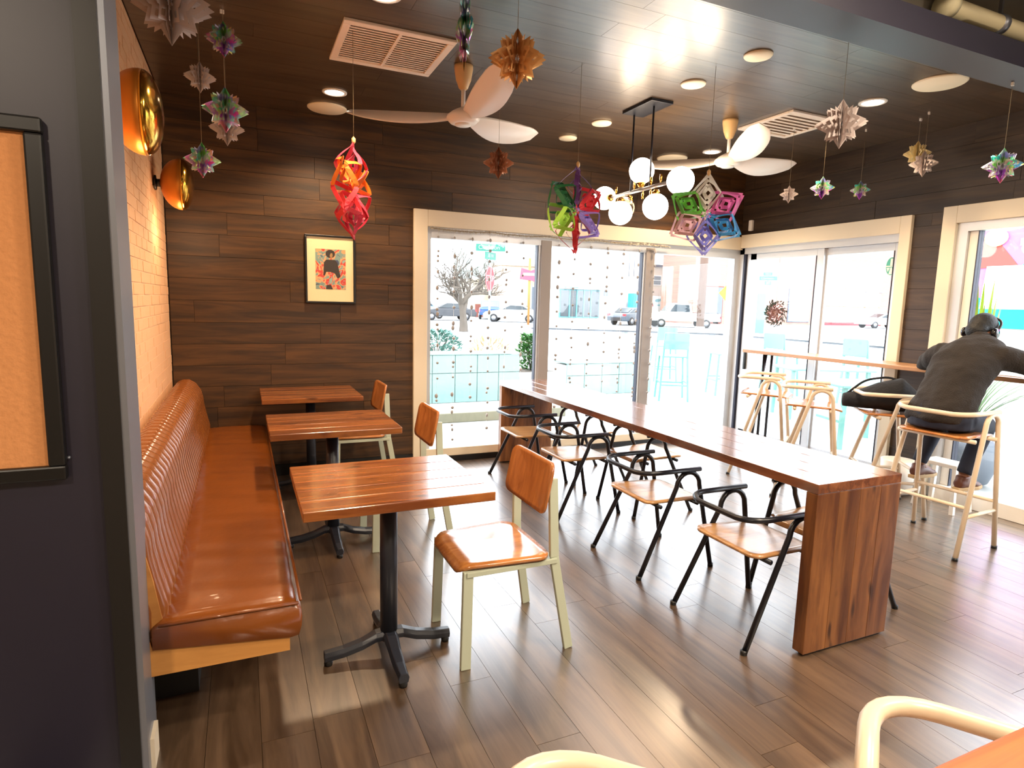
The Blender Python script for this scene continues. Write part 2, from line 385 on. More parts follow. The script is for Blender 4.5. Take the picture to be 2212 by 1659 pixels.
# ------------------------------------------------------------------ ceiling fixtures
def disc(name, r, x, y, lab, cat, lit=False, group=None, power=0):
    t = thing(name, lab, cat, (x, y, ZC), 0, group)
    if lit:
        MB().lathe([(r, 0), (r, -.008), (r*.8, -.012), (r*.76, -.002)], n=28).build('trim_ring', M['white'], t)
        MB().lathe([(r*.76, -.0025), (r*.76, -.006)], n=28).build('diffuser', M['glow'], t)
        l = bpy.data.objects.new('lamp', bpy.data.lights.new('lamp', 'SPOT')); S.collection.objects.link(l)
        l.data.energy = power; l.data.color = (1, .72, .45); l.data.spot_size = math.radians(130); l.data.spot_blend = .6; l.data.shadow_soft_size = .07
        l.parent = t; l.location = (0, 0, -.03)
    else:
        MB().lathe([(r, 0), (r, -.006), (r*.93, -.014), (.001, -.014)], n=32).build('cover', M['cream_disc'], t)
    return t
disc('recessed_light', .09, .69, 4.93, 'lit round ceiling downlight above the framed picture, left of the near fan', 'ceiling light', True, None, 150)
disc('recessed_light', .09, .71, 3.29, 'lit ceiling downlight at the top edge of the photo, nearest above the brick wall', 'ceiling light', True, None, 150)
disc('recessed_light', .095, 4.29, 3.23, 'lit ceiling downlight beside the large white snowflake, right of the square vent', 'ceiling light', True, None, 120)
disc('recessed_light', .09, 4.30, 4.92, 'lit ceiling downlight just behind the far fan', 'ceiling light', True, None, 120)
disc('ceiling_speaker', .155, .69, 5.36, 'large cream speaker disc on the ceiling below the downlight left of the near fan', 'speaker')
disc('ceiling_speaker', .16, 4.31, 2.77, 'large cream speaker disc on the ceiling nearest the dark beam', 'speaker')
disc('ceiling_speaker', .155, 4.14, 5.33, 'cream speaker disc on the ceiling between the far fan blade and globe pendant', 'speaker')
for x, y, lb in ((2.92, 2.99, 'unlit cream ceiling disc nearest the camera in the middle row'), (2.90, 3.55, 'unlit cream ceiling disc second from the camera, above the pendant plate'),
                 (2.84, 4.63, 'unlit cream ceiling disc left of the pendant rods'), (2.82, 5.18, 'unlit cream ceiling disc farthest back, above the multicoloured paper ornament')):
    disc('recessed_light', .085, x, y, lb, 'ceiling light', False, 'unlit discs in a row along the ceiling')
def vent(x0, x1, y0, y1, lab, nsl, split):
    t = thing('ceiling_vent', lab, 'vent', ((x0+x1)/2, (y0+y1)/2, ZC)); hx, hy = (x1-x0)/2, (y1-y0)/2; f = .045
    mv = bpy.data.materials.get('vent_cream') or plain('vent_cream', '#f0dfcc', .5)
    MB().box(-hx, hx, -hy, -hy+f, -.018, 0).box(-hx, hx, hy-f, hy, -.018, 0).box(-hx, -hx+f, -hy+f, hy-f, -.018, 0).box(hx-f, hx, -hy+f, hy-f, -.018, 0).build('frame', mv, t, .004)
    MB().box(-hx+f, hx-f, -hy+f, hy-f, -.003, -.001).build('backing', bpy.data.materials.get('vent_back') or plain('vent_back', '#dcc9b6', .8), t)
    if split: MB().box(-.009, .009, -hy+f, hy-f, -.016, -.002).build('divider', mv, t)
    for i in range(nsl):
        y = -hy+f+(i+.5)*(2*hy-2*f)/nsl
        for s0, s1 in (((-hx+f, -.01), (.01, hx-f)) if split else ((-hx+f, hx-f),)):
            MB().obox(((s0+s1)/2, y, -.009), (s1-s0, (2*hy-2*f)/nsl*.92, .002), Matrix.Rotation(.2, 3, 'X')).build('slat', mv, t)
vent(.565, 1.22, 3.64, 4.26, 'rectangular cream ceiling air grille in two louvred halves left of the near fan', 16, True)
vent(3.93, 4.48, 3.62, 4.2, 'square pale ceiling vent panel right of the far fan', 8, False)

def fan(x, y, a0, lab, z=2.775):
    t = thing('ceiling_fan', lab, 'fan', (x, y, ZC))
    h = z-ZC
    MB().lathe([(.001, 0), (.062, 0), (.062, -.02), (.05, -.09), (.03, -.14), (.02, -.15), (.001, -.15)], n=24).build('ceiling_cone', M['cone'], t)
    MB().tube([(0, 0, -.14), (0, 0, h+.05)], .014).build('downrod', M['fan'], t)
    MB().lathe([(.001, h+.06), (.03, h+.06), (.075, h+.035), (.105, h+.01), (.11, h-.01), (.085, h-.035), (.06, h-.042), (.001, h-.044)], n=32).build('motor_housing', M['fan'], t)
    MB().lathe([(.055, h-.040), (.05, h-.050), (.001, h-.052)], n=28).build('hub_cap', M['white'], t)
    for k in range(3):
        a = a0+k*2*PI/3; ns = 14; v = []; f = []
        for i in range(ns+1):
            u = i/ns; r = .07+u*.73; w = (.06+.14*math.sin(min(1, u*1.35)*PI*.62))*(1-.55*max(0, u-.75)/.25*max(0, u-.75)/.25)
            tw = .25*(1-u)+.46; zz = h+.008+.05*u*u
            for sgn, th in ((-1, 1), (1, 1), (1, -1), (-1, -1)):
                off = sgn*w*.5+.02*math.sin(u*PI)
                cx = r*math.cos(a)-off*math.cos(tw)*math.sin(a); cy = r*math.sin(a)+off*math.cos(tw)*math.cos(a)
                v.append((cx, cy, zz-off*math.sin(tw)+th*(.007*(1-u)+.003)))
        for i in range(ns):
            for j in range(4): f.append((i*4+j, i*4+(j+1) % 4, i*4+4+(j+1) % 4, i*4+4+j))
        f += [(0, 1, 2, 3), (ns*4+3, ns*4+2, ns*4+1, ns*4)]
        o = MB().add(v, f, True).build('blade', M['fan'], t)
        o.modifiers.new('b', 'BEVEL').width = .002; o.modifiers['b'].limit_method = 'ANGLE'
    return t
fan(1.384, 4.0, math.radians(28), 'ivory three-blade ceiling fan nearer the camera, in front of the plank wall')
fan(3.72, 4.06, math.radians(4), 'ivory three-blade ceiling fan farther right, beside the globe pendant')

# globe pendant
t = thing('globe_pendant', 'black and brass linear pendant lamp with lit white glass globes above the long table', 'pendant lamp', (2.92, 4.1, ZC))
MB().box(-.1, .1, -.19, .19, -.022, 0).build('ceiling_plate', M['nblack'], t, .003)
for dy in (.17, -.085): MB().tube([(0, dy, -.02), (0, dy, -.62)], .0075, 8).build('rod', M['nblack'], t)
MB().tube([(0, .46, -.62), (0, -.34, -.62)], .014, 12).build('rail', plain('brushed_nickel', '#9a9590', .35, metal=.7), t)
for dy, dz, dx in ((.56, -.61, 0), (.03, -.475, 0), (-.45, -.63, 0), (.30, -.765, 0), (-.17, -.775, 0), (.10, -.76, -.12)):
    hr = .098
    g = MB().lathe([(max(.001, hr*math.sin(PI*i/14)), -hr*math.cos(PI*i/14)) for i in range(15)], (dx, dy, dz), 24).build('globe', M['globe'] if dx == 0 else glassmat('clear_amber_globe', (1, .9, .75, 1), .2), t)
    e = Vector((0, min(.46, max(-.34, dy)), -.62)); c = Vector((dx, dy, dz)); d = (e-c).normalized()
    MB().tube([c+d*.085, c+d*.125], [.04, .02], 14).build('brass_cup', M['brass'], t)
for dy, s in ((.38, 1), (.2, -1), (.12, 1), (-.1, -1), (-.1, 1), (.0, -1), (-.22, 1)):
    MB().tube([(0, dy, -.62), (0, dy, -.62+s*.075)], .005, 8).tube([(0, dy, -.62+s*.03), (0, dy, -.62+s*.075)], .009, 8).build('brass_pin', M['brass'], t)
for dy in (.5, .0, -.4):
    l = bpy.data.objects.new('lamp', bpy.data.lights.new('lamp', 'POINT')); S.collection.objects.link(l)
    l.data.energy = 9; l.data.color = (1, .78, .55); l.data.shadow_soft_size = .1; l.parent = t; l.location = (.2, dy, -.5)

# brass wall lamps
for y, lb in ((3.12, 'large round brass wall lamp nearer the camera on the brick wall'), (4.97, 'round brass wall lamp farther along the brick wall near the corner')):
    t = thing('wall_lamp', lb, 'wall lamp', (XL, y, 2.33)); R_ = .172; rx = .165
    MB().lathe([(.05, 0), (.05, .012), (.001, .012)], axis='X').tube([(0, 0, 0), (.05, 0, 0)], .026, 12).build('wall_mount', M['black'], t)
    pr = [(.001, rx-.13)]+[(R_*math.sin(PI/2*i/9), rx-.13*math.cos(PI/2*i/9)) for i in range(1, 10)]+[(R_*.985, rx+.004), (.001, rx+.004)]
    MB().lathe(pr, axis='X', n=36).build('back_shell', M['brass_satin'], t)
    pr = [(R_*.99, rx+.004)]+[(R_*math.cos(PI/2*i/9), rx+.004+.075*math.sin(PI/2*i/9)) for i in range(0, 10)]
    MB().lathe(pr, axis='X', n=36).build('front_dome', M['brass'], t)
    l = bpy.data.objects.new('lamp', bpy.data.lights.new('lamp', 'POINT')); S.collection.objects.link(l)
    l.data.energy = 4; l.data.color = (1, .7, .42); l.data.shadow_soft_size = .06; l.parent = t; l.location = (.16, 0, -.3)

# ------------------------------------------------------------------ front-room fittings
M['duct'] = plain('cream_duct', '#c9bf9c', .6)
t = thing('ceiling_pipe', 'pale painted pipe under the open ceiling beyond the dark beam, top right corner', 'pipe', (0, 0, 0))
MB().tube([(3.3, 2.13, 3.11), (5.4, 2.13, 3.11)], .042, 16).build('pipe', M['duct'], t)
MB().lathe([(.058, -.03), (.062, 0), (.058, .03)], (3.3, 2.13, 3.11), 16, 'X').build('coupling', M['duct'], t)
for x in (3.75, 4.6): MB().lathe([(.05, -.02), (.05, .02)], (x, 2.13, 3.11), 16, 'X').box(x-.008, x+.008, 2.122, 2.138, 3.15, 3.4).build('bracket', M['steel_grey'], t)
t = thing('air_duct', 'grey sheet-metal duct running along the open ceiling, top right corner', 'duct', (0, 0, 0))
MB().box(2.6, 5.4, 1.6, 1.95, 3.2, 3.34).build('duct', plain('galvanised', '#a8a294', .45, metal=.4), t, .01)
for x in (3.0, 3.7, 4.4, 5.1): MB().box(x, x+.03, 1.59, 1.96, 3.19, 3.35).build('flange', M['duct'], t)
for i, (x, y) in enumerate(((-1.5, -.6), (1.6, -.9), (3.6, -.2), (2.4, .9))):
    l = bpy.data.objects.new('lamp', bpy.data.lights.new('lamp', 'AREA')); S.collection.objects.link(l)
    t = thing('ceiling_light', ['square','round','flush','shallow'][i]+' white ceiling light of the front room, outside the photo', 'ceiling light', (x, y, 3.36))
    MB().lathe([(.16, 0), (.16, -.02), (.001, -.03)], n=20).build('diffuser', M['glow'], t)
    l.data.shape = 'DISK'; l.data.size = .3; l.data.energy = 75; l.data.color = (1, .82, .62); l.parent = t; l.location = (0, 0, -.04)

# corkboard on navy wall
t = thing('notice_board', 'black-framed cork notice board hanging on the navy wall at the left edge', 'notice board', (-.975, 2.1, 1.53))
hx, hz, f = .5, .5, .042
MB().box(-hx, hx, -.03, 0, hz-f, hz).box(-hx, hx, -.03, 0, -hz, -hz+f).box(-hx, -hx+f, -.03, 0, -hz+f, hz-f).box(hx-f, hx, -.03, 0, -hz+f, hz-f).build('frame', M['black'], t, .006)
MB().box(-hx+f, hx-f, -.012, -.002, -hz+f, hz-f).build('cork_panel', M['cork'], t)
MB().lathe([(.005, 0), (.004, -.008), (.001, -.01)], (hx+.003, -.002, -hz+.06), 10, 'Y').build('screw', M['steel_grey'], t)

# framed print
t = thing('framed_picture', 'black-framed print with a wide cream mat on the dark plank wall', 'picture', (.727, YB-.001, 1.816))
hx, hz, f = .212, .293, .017
MB().box(-hx, hx, -.035, 0, hz-f, hz).box(-hx, hx, -.035, 0, -hz, -hz+f).box(-hx, -hx+f, -.035, 0, -hz+f, hz-f).box(hx-f, hx, -.035, 0, -hz+f, hz-f).build('frame', M['black'], t, .003)
MB().box(-hx+f, hx-f, -.02, -.004, -hz+f, hz-f).build('mat_board', plain('cream_mat', '#ead9ac', .7), t)
m, tr_, b = nt('abstract_print'); L = tr_.links
tc = N(tr_, 'ShaderNodeTexCoord'); no = N(tr_, 'ShaderNodeTexNoise'); no.inputs['Scale'].default_value = 9; no.inputs['Distortion'].default_value = 1.6; no.inputs['Detail'].default_value = 3
L.new(tc.outputs['Object'], no.inputs['Vector']); cr = N(tr_, 'ShaderNodeValToRGB'); L.new(no.outputs[0], cr.inputs[0])
cr.color_ramp.interpolation = 'CONSTANT'
for i, (p, c) in enumerate(((0, '#3c4a6a'), (.36, '#7a9690'), (.46, '#d8a070'), (.53, '#c83a34'), (.62, '#8aa8a0'))):
    e = cr.color_ramp.elements[i] if i < 2 else cr.color_ramp.elements.new(p); e.position = p; e.color = C(c)
L.new(cr.outputs[0], b.inputs['Base Color'])
MB().box(-.125, .13, -.0215, -.02, -.17, .175).build('print', m, t)
dk = plain('print_dark', '#2c2420', .7); sk = plain('print_tan', '#a07c50', .7)
fg = MB(); y0, y1 = -.0225, -.0215
fg.prism([(-.06, -.05), (-.055, .06), (-.035, .085), (.04, .085), (.06, .06), (.085, -.06), (.06, -.075), (.035, -.03), (.0, -.02), (-.035, -.02), (-.05, -.055)], y0, y1, 'XZ')
fg.prism([(.0+.04*math.cos(a*PI/8), .135+.036*math.sin(a*PI/8)) for a in range(16)], y0, y1, 'XZ'); fg.prism([(-.04, -.17), (-.035, -.135), (.0, -.13), (.02, -.17)], y0, y1, 'XZ')
fg.build('printed_figure', dk, t)
MB().prism([(.0, .10), (-.006, .12), (.004, .142), (.018, .14), (.02, .118), (.012, .10)], -.0235, y0, 'XZ').build('printed_face', sk, t)
MB().box(-hx+f, hx-f, -.027, -.0255, -hz+f, hz-f).build('glazing', M['glass'], t)

# ------------------------------------------------------------------ leather bench
t = thing('banquette_bench', 'tan leather bench with channel-tufted back and plywood base along the brick wall', 'bench', (0, 0, 0))
y0, y1 = 2.24, 5.585
def prof_back():
    P = [(-.265, .40), (-.262, .50), (-.285, .60), (-.30, .68), (-.305, .74), (-.32, .80), (-.355, .855), (-.40, .885), (-.45, .885), (-.49, .865), (-.505, .83)]
    out = []
    for i in range(len(P)-1):
        for k in range(3): out.append(tuple(P[i][j]*(1-k/3)+P[i+1][j]*k/3 for j in (0, 1)))
    return out+[P[-1]]
P = prof_back(); nC = 40; per = 8; v = []; f = []; ny = nC*per
for i in range(ny+1):
    y = y0+.02+(y1-y0-.02)*i/ny; ph = (i % per)/per; rib = (abs(math.sin(PI*i/per)))**.55
    for k, (x, z) in enumerate(P):
        a = P[max(0, k-1)]; b = P[min(len(P)-1, k+1)]; dx, dz = b[0]-a[0], b[1]-a[1]; l = math.hypot(dx, dz) or 1
        nx, nz = dz/l, -dx/l; amp = .022*(1-.75*max(0, (k-20)/10.0 if k > 20 else 0))*(rib-1)
        e = min(1, (y-y0-.02)/.03, 1); ro = -.03*(1-math.sqrt(max(0, 1-(1-e)**2)))
        v.append((x+nx*(amp+ro), y, z+nz*(amp+ro)))
K = len(P)
for i in range(ny):
    for k in range(K-1): f.append((i*K+k, i*K+k+1, (i+1)*K+k+1, (i+1)*K+k))
mb = MB().add(v, f, True)
mb.f.append(tuple(range(K-1, -1, -1))+()); mb.sm.append(False)
mb.build('tufted_back', M['leather_back'], t, recalc=False)
MB().prism([(-.515, .28), (-.30, .38), (-.27, .40), (-.30, .60), (-.34, .80), (-.50, .83), (-.515, .83)], y0+.021, y1, 'XZ').build('back_core', M['plyedge'], t)
# seat cushion, with soft rounded front and slight wrinkles
v = []; f = []; ny = 120; prof = [(-.31, .37), (-.31, .44), (-.28, .463), (-.2, .468), (-.1, .47), (0, .47), (.09, .468), (.13, .464), (.155, .452), (.170, .430), (.173, .40), (.170, .365), (.160, .33), (.135, .325)]
rr = random.Random(2)
for i in range(ny+1):
    y = y0-.005+(y1-y0+.005)*i/ny
    for k, (x, z) in enumerate(prof):
        e = min(1, (y-y0+.005)/.035); dzz = .02*(math.sqrt(max(0, 1-(1-e)**2))-1) if z > .44 else 0
        w = .0025*math.sin(y*31+x*9)*math.sin(y*7.3) * (1 if z > .44 else .3)
        v.append((x, y, z+dzz+w))
K = len(prof); f = [(i*K+k, i*K+k+1, (i+1)*K+k+1, (i+1)*K+k) for i in range(ny) for k in range(K-1)]
f += [tuple(range(K)), tuple(ny*K+k for k in range(K-1, -1, -1))]
MB().add(v, f, True).build('seat_cushion', M['leather'], t)
MB().tube([(.168, y0, .462), (.168, y1, .462)], .006, 6).tube([(-.29, y0-.006, .455), (.16, y0-.006, .455)], .006, 6).build('piping', M['leather'], t)
MB().prism([(-.5, .27), (.128, .27), (.128, .368), (-.31, .368), (-.36, .56), (-.5, .56)], y0+.003, y0+.022, 'XZ').build('end_panel', M['plyedge'], t)
MB().box(-.5, .128, y0+.022, y1, .27, .33).build('base', M['plyedge'], t)
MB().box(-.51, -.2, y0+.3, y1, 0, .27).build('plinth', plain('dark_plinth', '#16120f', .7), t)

# ------------------------------------------------------------------ small tables
ZT = .795
def bistro(lab):
    t = thing('bistro_table', lab, 'table', (0, 0, 0), 0, 'small walnut tables along the bench')
    top = bpy.data.objects.new('tabletop', None); S.collection.objects.link(top); top.parent = t
    n = 5; w = .66/n
    for i in range(n):
        MB().box(-.378, .378, -.33+i*w+.0004, -.33+(i+1)*w-.0004, ZT-.038, ZT).build('board', M['walnut_x'], top, .003 if 0 < i < n-1 else .004)
    MB().box(-.13, .13, -.13, .13, ZT-.05, ZT-.038).build('mounting_plate', M['slate'], t)
    MB().tube([(0, -.03, .07), (0, -.03, ZT-.05)], .038, 20).build('column', M['slate'], t)
    for k in range(4):
        a = k*PI/2; d = Vector((math.cos(a), math.sin(a), 0)); q = d.cross(Vector((0, 0, 1)))
        b = MB(); pts = [(0.0, .10, .040), (.06, .095, .036), (.12, .07, .032), (.20, .052, .030), (.28, .045, .026)]
        v = []
        for r, z, w2 in pts:
            for s, zz in ((-1, 0), (-.6, .018), (.6, .018), (1, 0), (.8, -.022), (-.8, -.022)): v.append(d*r+q*(s*w2*.9)+Vector((0, -.03, z+zz)))
        fs = [(i*6+j, i*6+(j+1) % 6, i*6+6+(j+1) % 6, i*6+6+j) for i in range(4) for j in range(6)]+[(0, 1, 2, 3, 4, 5), (29, 28, 27, 26, 25, 24)]
        o = b.add(v, fs).build('foot', M['slate'], t, .003)
        MB().lathe([(.017, 0), (.019, .012), (.012, .03)], tuple(d*.262+Vector((0, -.03, 0))), 12).build('glide', M['black'], o)
    return t
T1 = bistro('walnut bistro table nearest the camera, beside the leather bench'); T1.location = (.56, 2.56, 0)
dup(T1, (.505, 3.93, 0), 0, 'middle walnut bistro table of the row along the leather bench')
dup(T1, (.50, 5.21, 0), 0, 'farthest walnut bistro table, against the dark plank wall')

# ------------------------------------------------------------------ cafe chairs (face -x)
def rrect(hx, hy, r, n=5, taper=0):
    out = []
    for cx, cy, a in ((hx-r, hy-r, 0), (-hx+r, hy-r, 90), (-hx+r, -hy+r, 180), (hx-r, -hy+r, 270)):
        for i in range(n+1):
            t = math.radians(a+90*i/n); x = cx+r*math.cos(t); y = cy+r*math.sin(t); out.append((x, y*(1-taper*(x/hx))))
    return out
def warp_sheet(poly, th, fn, sub=1):
    """a thin rounded sheet following height function fn(x,y); built as a fan of rings"""
    n = len(poly); rings = [1, .85, .6, .3]; v = []; f = []
    for s in (0, -th):
        for r in rings:
            for x, y in poly: v.append(Vector(fn(x*r, y*r)) + Vector((0, 0, s)))
        v.append(Vector(fn(0, 0))+Vector((0, 0, s)))
    m = n*4+1
    for b in (0, m):
        for i in range(3):
            for j in range(n): f.append((b+i*n+j, b+i*n+(j+1) % n, b+(i+1)*n+(j+1) % n, b+(i+1)*n+j))
        for j in range(n): f.append((b+3*n+j, b+3*n+(j+1) % n, b+4*n))
    for j in range(n): f.append((j, m+j, m+(j+1) % n, (j+1) % n))
    return v, f
def cafe_chair(lab):
    t = thing('cafe_chair', lab, 'chair', (0, 0, 0), 0, 'plywood cafe chairs facing the leather bench')
    def fn(x, y):
        z = .462-.012*(1-(y/.23)**2)*max(0, 1-abs(x)/.2)
        d = max(0, -x-.15); z -= d*d*7
        return (x-.05, y, z)
    v, f = warp_sheet(rrect(.215, .225, .07, taper=-.08), .016, fn)
    MB().add(v, f, True).build('seat', M['oak_seat'], t)
    poly = rrect(.215, .115, .045); v = []; f = []; n = len(poly)
    # backrest plate in y,z, curved round the back
    vv, ff = warp_sheet(poly, 0.0, lambda y, z: (0, 0, 0)); v2 = []
    rings = [1, .85, .6, .3]
    for s in (0, .014):
        for r in rings:
            for y, z in poly: v2.append((.16+(z*r)*.20-((y*r)/.215)**2*.022+s, y*r, .755+z*r))
        v2.append((.16+s, 0, .755))
    o = MB().add(v2, ff, True).build('backrest', M['oak'], t)
    for s in (-1, 1):
        MB().bar((-.235, s*.215, 0), (-.225, s*.205, .435), .045, .024, (0, 1, 0)).build('leg', M['mint'], t, .003)
        mb = MB(); pts = [(.262, s*.228, 0), (.185, s*.205, .44), (.175, s*.19, .80)]
        for a, b in zip(pts, pts[1:]): mb.bar(a, b, .042, .022, (0, 1, 0))
        mb.build('leg', M['mint'], t, .003)
        MB().bar((-.235, s*.205, .425), (.195, s*.205, .425), .022, .036, (0, 1, 0)).build('side_rail', M['mint'], t, .002)
    MB().bar((-.21, -.2, .42), (-.21, .2, .42), .03, .022).bar((.18, -.2, .42), (.18, .2, .42), .03, .022).build('cross_rail', M['mint'], t, .002)
    return t
c1 = cafe_chair('plywood chair with sage steel legs nearest the camera, at the front bistro table'); c1.location = (1.07, 2.50, 0)
dup(c1, (.96, 3.86, 0), .0, 'plywood chair at the middle bistro table, its back half showing')
dup(c1, (.90, 5.12, 0), .0, 'plywood chair at the farthest bistro table by the plank wall')

# ------------------------------------------------------------------ tube armchairs and stools (face +x)
def arch(xr, xf, yb, yt, ztop, xa, hw, r, n=9):
    """side frame: rear foot up over a round arch and down to the front foot"""
    out = [Vector((xr, yb, 0))]
    zs = ztop-hw
    for i in range(n+1):
        a = PI-PI*i/n; out.append(Vector((xa+hw*math.cos(a), yt, zs+hw*math.sin(a))))
    out.append(Vector((xf, yb, 0))); return out
def tube_chair(name, cat, lab, grp, mt, ms, zr, zs, hw, xr, xf, yb, yt, railx, tipx, tr, foot):
    t = thing(name, lab, cat, (0, 0, 0), 0, grp)
    for s in (-1, 1):
        MB().tube(arch(xr, xf, s*yb, s*yt, zr-tr, .075, hw, tr), tr, 10).build('side_frame', mt, t)
        for x in (xr, xf): MB().lathe([(tr*1.15, 0), (tr*1.15, .02)], (x, s*yb, 0), 10).build('foot_cap', M['black'], t)
    pts = fillet([(tipx, -yt, zr), (railx, -yt, zr), (railx, yt, zr), (tipx, yt, zr)], .1, 7)
    # gentle backward bow of the back rail
    pts = [Vector((p.x-.03*(1-(p.y/yt)**2), p.y, p.z-.012*(1-(p.y/yt)**2))) for p in pts]
    MB().tube(pts, tr, 12).build('back_rail', mt, t)
    v, f = warp_sheet(rrect(.215, .205, .05, taper=.06), .014, lambda x, y: (x+.02, y, zs-.010*(1-(y/.2)**2)-max(0, x-.13)*.25))
    MB().add(v, f, True).build('seat', ms, t)
    for a_, b_ in ((-.12, .03), (.15, .035)): MB().tube([(a_, -yt-.006, zs-b_), (a_, yt+.006, zs-b_)], tr*.9, 8).build('seat_support', mt, t)
    if foot:
        z = .33; k = z/(zr-.1); fx = xf+(.155-xf)*k; bx = xr+(-.005-xr)*k; yy = yb+(yt-yb)*k
        for a, b in (((fx, -yy, z), (fx, yy, z)), ((bx, -yy, z), (bx, yy, z)), ((bx, -yy, z-.06), (fx, -yy, z-.06)), ((bx, yy, z-.06), (fx, yy, z-.06))):
            MB().tube([a, b], tr*.8, 8).build('footrest_bar', mt, t)
    return t
A = tube_chair('tube_armchair', 'chair', 'black tube armchair at the near left end of the long table', 'black tube armchairs at the long table',
               M['nblack'], M['oak_light'], .615, .44, .085, -.265, .265, .25, .225, -.225, .16, .014, False)
A.location = (2.32, 2.17, 0)
for y, lb in ((2.98, 'black tube armchair second from the camera on the left side of the long table'), (3.98, 'black tube armchair third from the camera on the left side of the long table'),
              (4.80, 'black tube armchair on the left side of the long table nearest the window')):
    dup(A, (2.32, y, 0), 0, lb)
for y, lb in ((2.20, 'black tube armchair on the far side of the long table, hidden behind its near end'), (3.83, 'black tube armchair mid-way on the far side of the long table'),
              (4.72, 'black tube armchair on the far side of the long table nearest the window')):
    dup(A, (2.885, y, 0), PI, lb)
ST = tube_chair('bar_stool', 'bar stool', 'cream tube bar stool the seated person sits on', 'cream tube bar stools',
                M['creamtube'], M['oak_seat'], .94, .79, .08, -.24, .25, .262, .235, -.20, .15, .0155, True)
ST.location = (4.36, 2.50, 0); ST.rotation_euler.z = math.radians(4)
dup(ST, (4.56, 4.26, 0), math.radians(-54), 'empty cream bar stool farthest from the camera, by the corner')
dup(ST, (4.42, 3.63, 0), math.radians(-49), 'empty cream bar stool between the farthest stool and the one with the bag')
dup(ST, (4.70, 3.15, 0), math.radians(-38), 'cream bar stool with a black bag lying on its seat')
dup(ST, (.905, .297, 0), math.radians(214.5), 'cream bar stool in the bottom right corner, pushed under the orange wooden table')
dup(ST, (.375, .395, 0), math.radians(-135), 'cream bar stool of which only a curved rail shows at the bottom edge')

# ------------------------------------------------------------------ long communal table
t = thing('communal_table', 'long dark walnut waterfall table running from the window towards the camera', 'table', (2.57, 1.80, 0))
hz = .812; w = .56; n = 4; LY = 3.62
pan = []
for nm, yy, th in (('end_panel', 0, .06), ('end_panel', LY-.06, .06)):
    e = bpy.data.objects.new(nm, None); S.collection.objects.link(e); e.parent = t
    for i in range(n): MB().box(-.28+i*w/n+.0004, -.28+(i+1)*w/n-.0004, yy, yy+th, .012, hz-.046).build('board', M['walnut_z'], e, .0025)
    MB().box(-.25, .25, yy+.01, yy+th-.01, 0, .012).build('base_strip', M['black'], e)
top = bpy.data.objects.new('tabletop', None); S.collection.objects.link(top); top.parent = t
for i in range(n): MB().box(-.28+i*w/n+.0004, -.28+(i+1)*w/n-.0004, 0, LY, hz-.045, hz).build('board', M['walnut_y'], top, .0025)

# ------------------------------------------------------------------ window bar
t = thing('window_bar', 'narrow wooden bar counter running along the right-hand glazing', 'counter', (0, 0, 0))
MB().box(5.02, 5.375, .9, 5.05, 1.095, 1.13).build('countertop', M['barwood'], t, .005)
for yy in (4.86, 2.02):
    for dx, dy, tx, ty in ((-.1, -.04, -.02, .03), (.12, .06, .03, -.03), (-.06, .1, .0, .02)):
        MB().tube([(5.2+dx, yy+dy, 0), (5.2+tx, yy+ty, 1.095)], .014, 8).build('leg', M['nblack'], t)
t = thing('high_table', 'orange-brown wooden high table cut off by the bottom right corner', 'table', (0, 0, 0))
MB().box(.50, 1.75, -.35, .358, 1.045, 1.08).build('tabletop', M['hiwood'], t, .004)
for x, y in ((.7, -.25), (1.6, -.25), (1.6, .25)): MB().tube([(x, y, 0), (x, y, 1.045)], .02, 10).build('leg', M['nblack'], t)
MB().tube([(.70, -.25, .3), (1.6, -.25, .3)], .012, 8).build('stretcher', M['nblack'], t)
# ------------------------------------------------------------------ seated person (faces +x, hunched over the bar)
M['skin'] = plain('skin', '#7a5038', .5); M['sweater'] = plain('dark_knit', '#241d18', .9, var=.2, scale=30, bump=.5, bscale=120)
M['jeans'] = plain('navy_trousers', '#151b2e', .8, var=.15, scale=20); M['hair'] = plain('black_hair', '#050404', .6, bump=.4, bscale=80)
M['shoe'] = plain('brown_shoe_leather', '#5a3020', .45); M['sole'] = plain('tan_sole', '#b79a70', .7)
def ell(c, d, ru, rv, up=(0, 1, 0)):
    d = Vector(d).normalized(); u = Vector(up); u = (u-d*u.dot(d)).normalized(); w = d.cross(u); return (c, u*ru, w*rv)
def limb(mb, pts, rs, up=(0, 0, 1)):
    P = [Vector(p) for p in pts]; rings = []
    for i, p in enumerate(P):
        d = (P[min(i+1, len(P)-1)]-P[max(i-1, 0)]); rings.append(ell(p, d, rs[i], rs[i], up if abs(d.normalized().dot(Vector(up))) < .95 else (1, 0, 0)))
    mb.loft(rings)
def ball(mb, c, rx, ry, rz, n=18, rot=None):
    prof = [(math.sin(PI*i/12), -math.cos(PI*i/12)) for i in range(13)]; b = MB().lathe([(max(r, .001), h) for r, h in prof], n=n)
    Mx = Matrix.Translation(c) @ (rot.to_4x4() if rot else Matrix.Identity(4)) @ Matrix.Diagonal((rx, ry, rz, 1)); b.xform(Mx); mb.add(b.v, b.f, True)
def remesh(o, vox, sm=4):
    r = o.modifiers.new('r', 'REMESH'); r.mode = 'VOXEL'; r.voxel_size = vox; r.use_smooth_shade = True
    s = o.modifiers.new('s', 'SMOOTH'); s.iterations = sm; s.factor = .5; return o
PX, PY = 4.40, 2.55
spine = [(4.36, PY, .83, .175, .13), (4.37, PY, .90, .18, .135), (4.42, PY+.005, 1.00, .165, .125), (4.50, PY+.01, 1.11, .172, .125), (4.60, PY+.02, 1.21, .188, .125), (4.70, PY+.03, 1.29, .19, .115), (4.78, PY+.04, 1.345, .14, .09), (4.82, PY+.045, 1.375, .075, .065)]
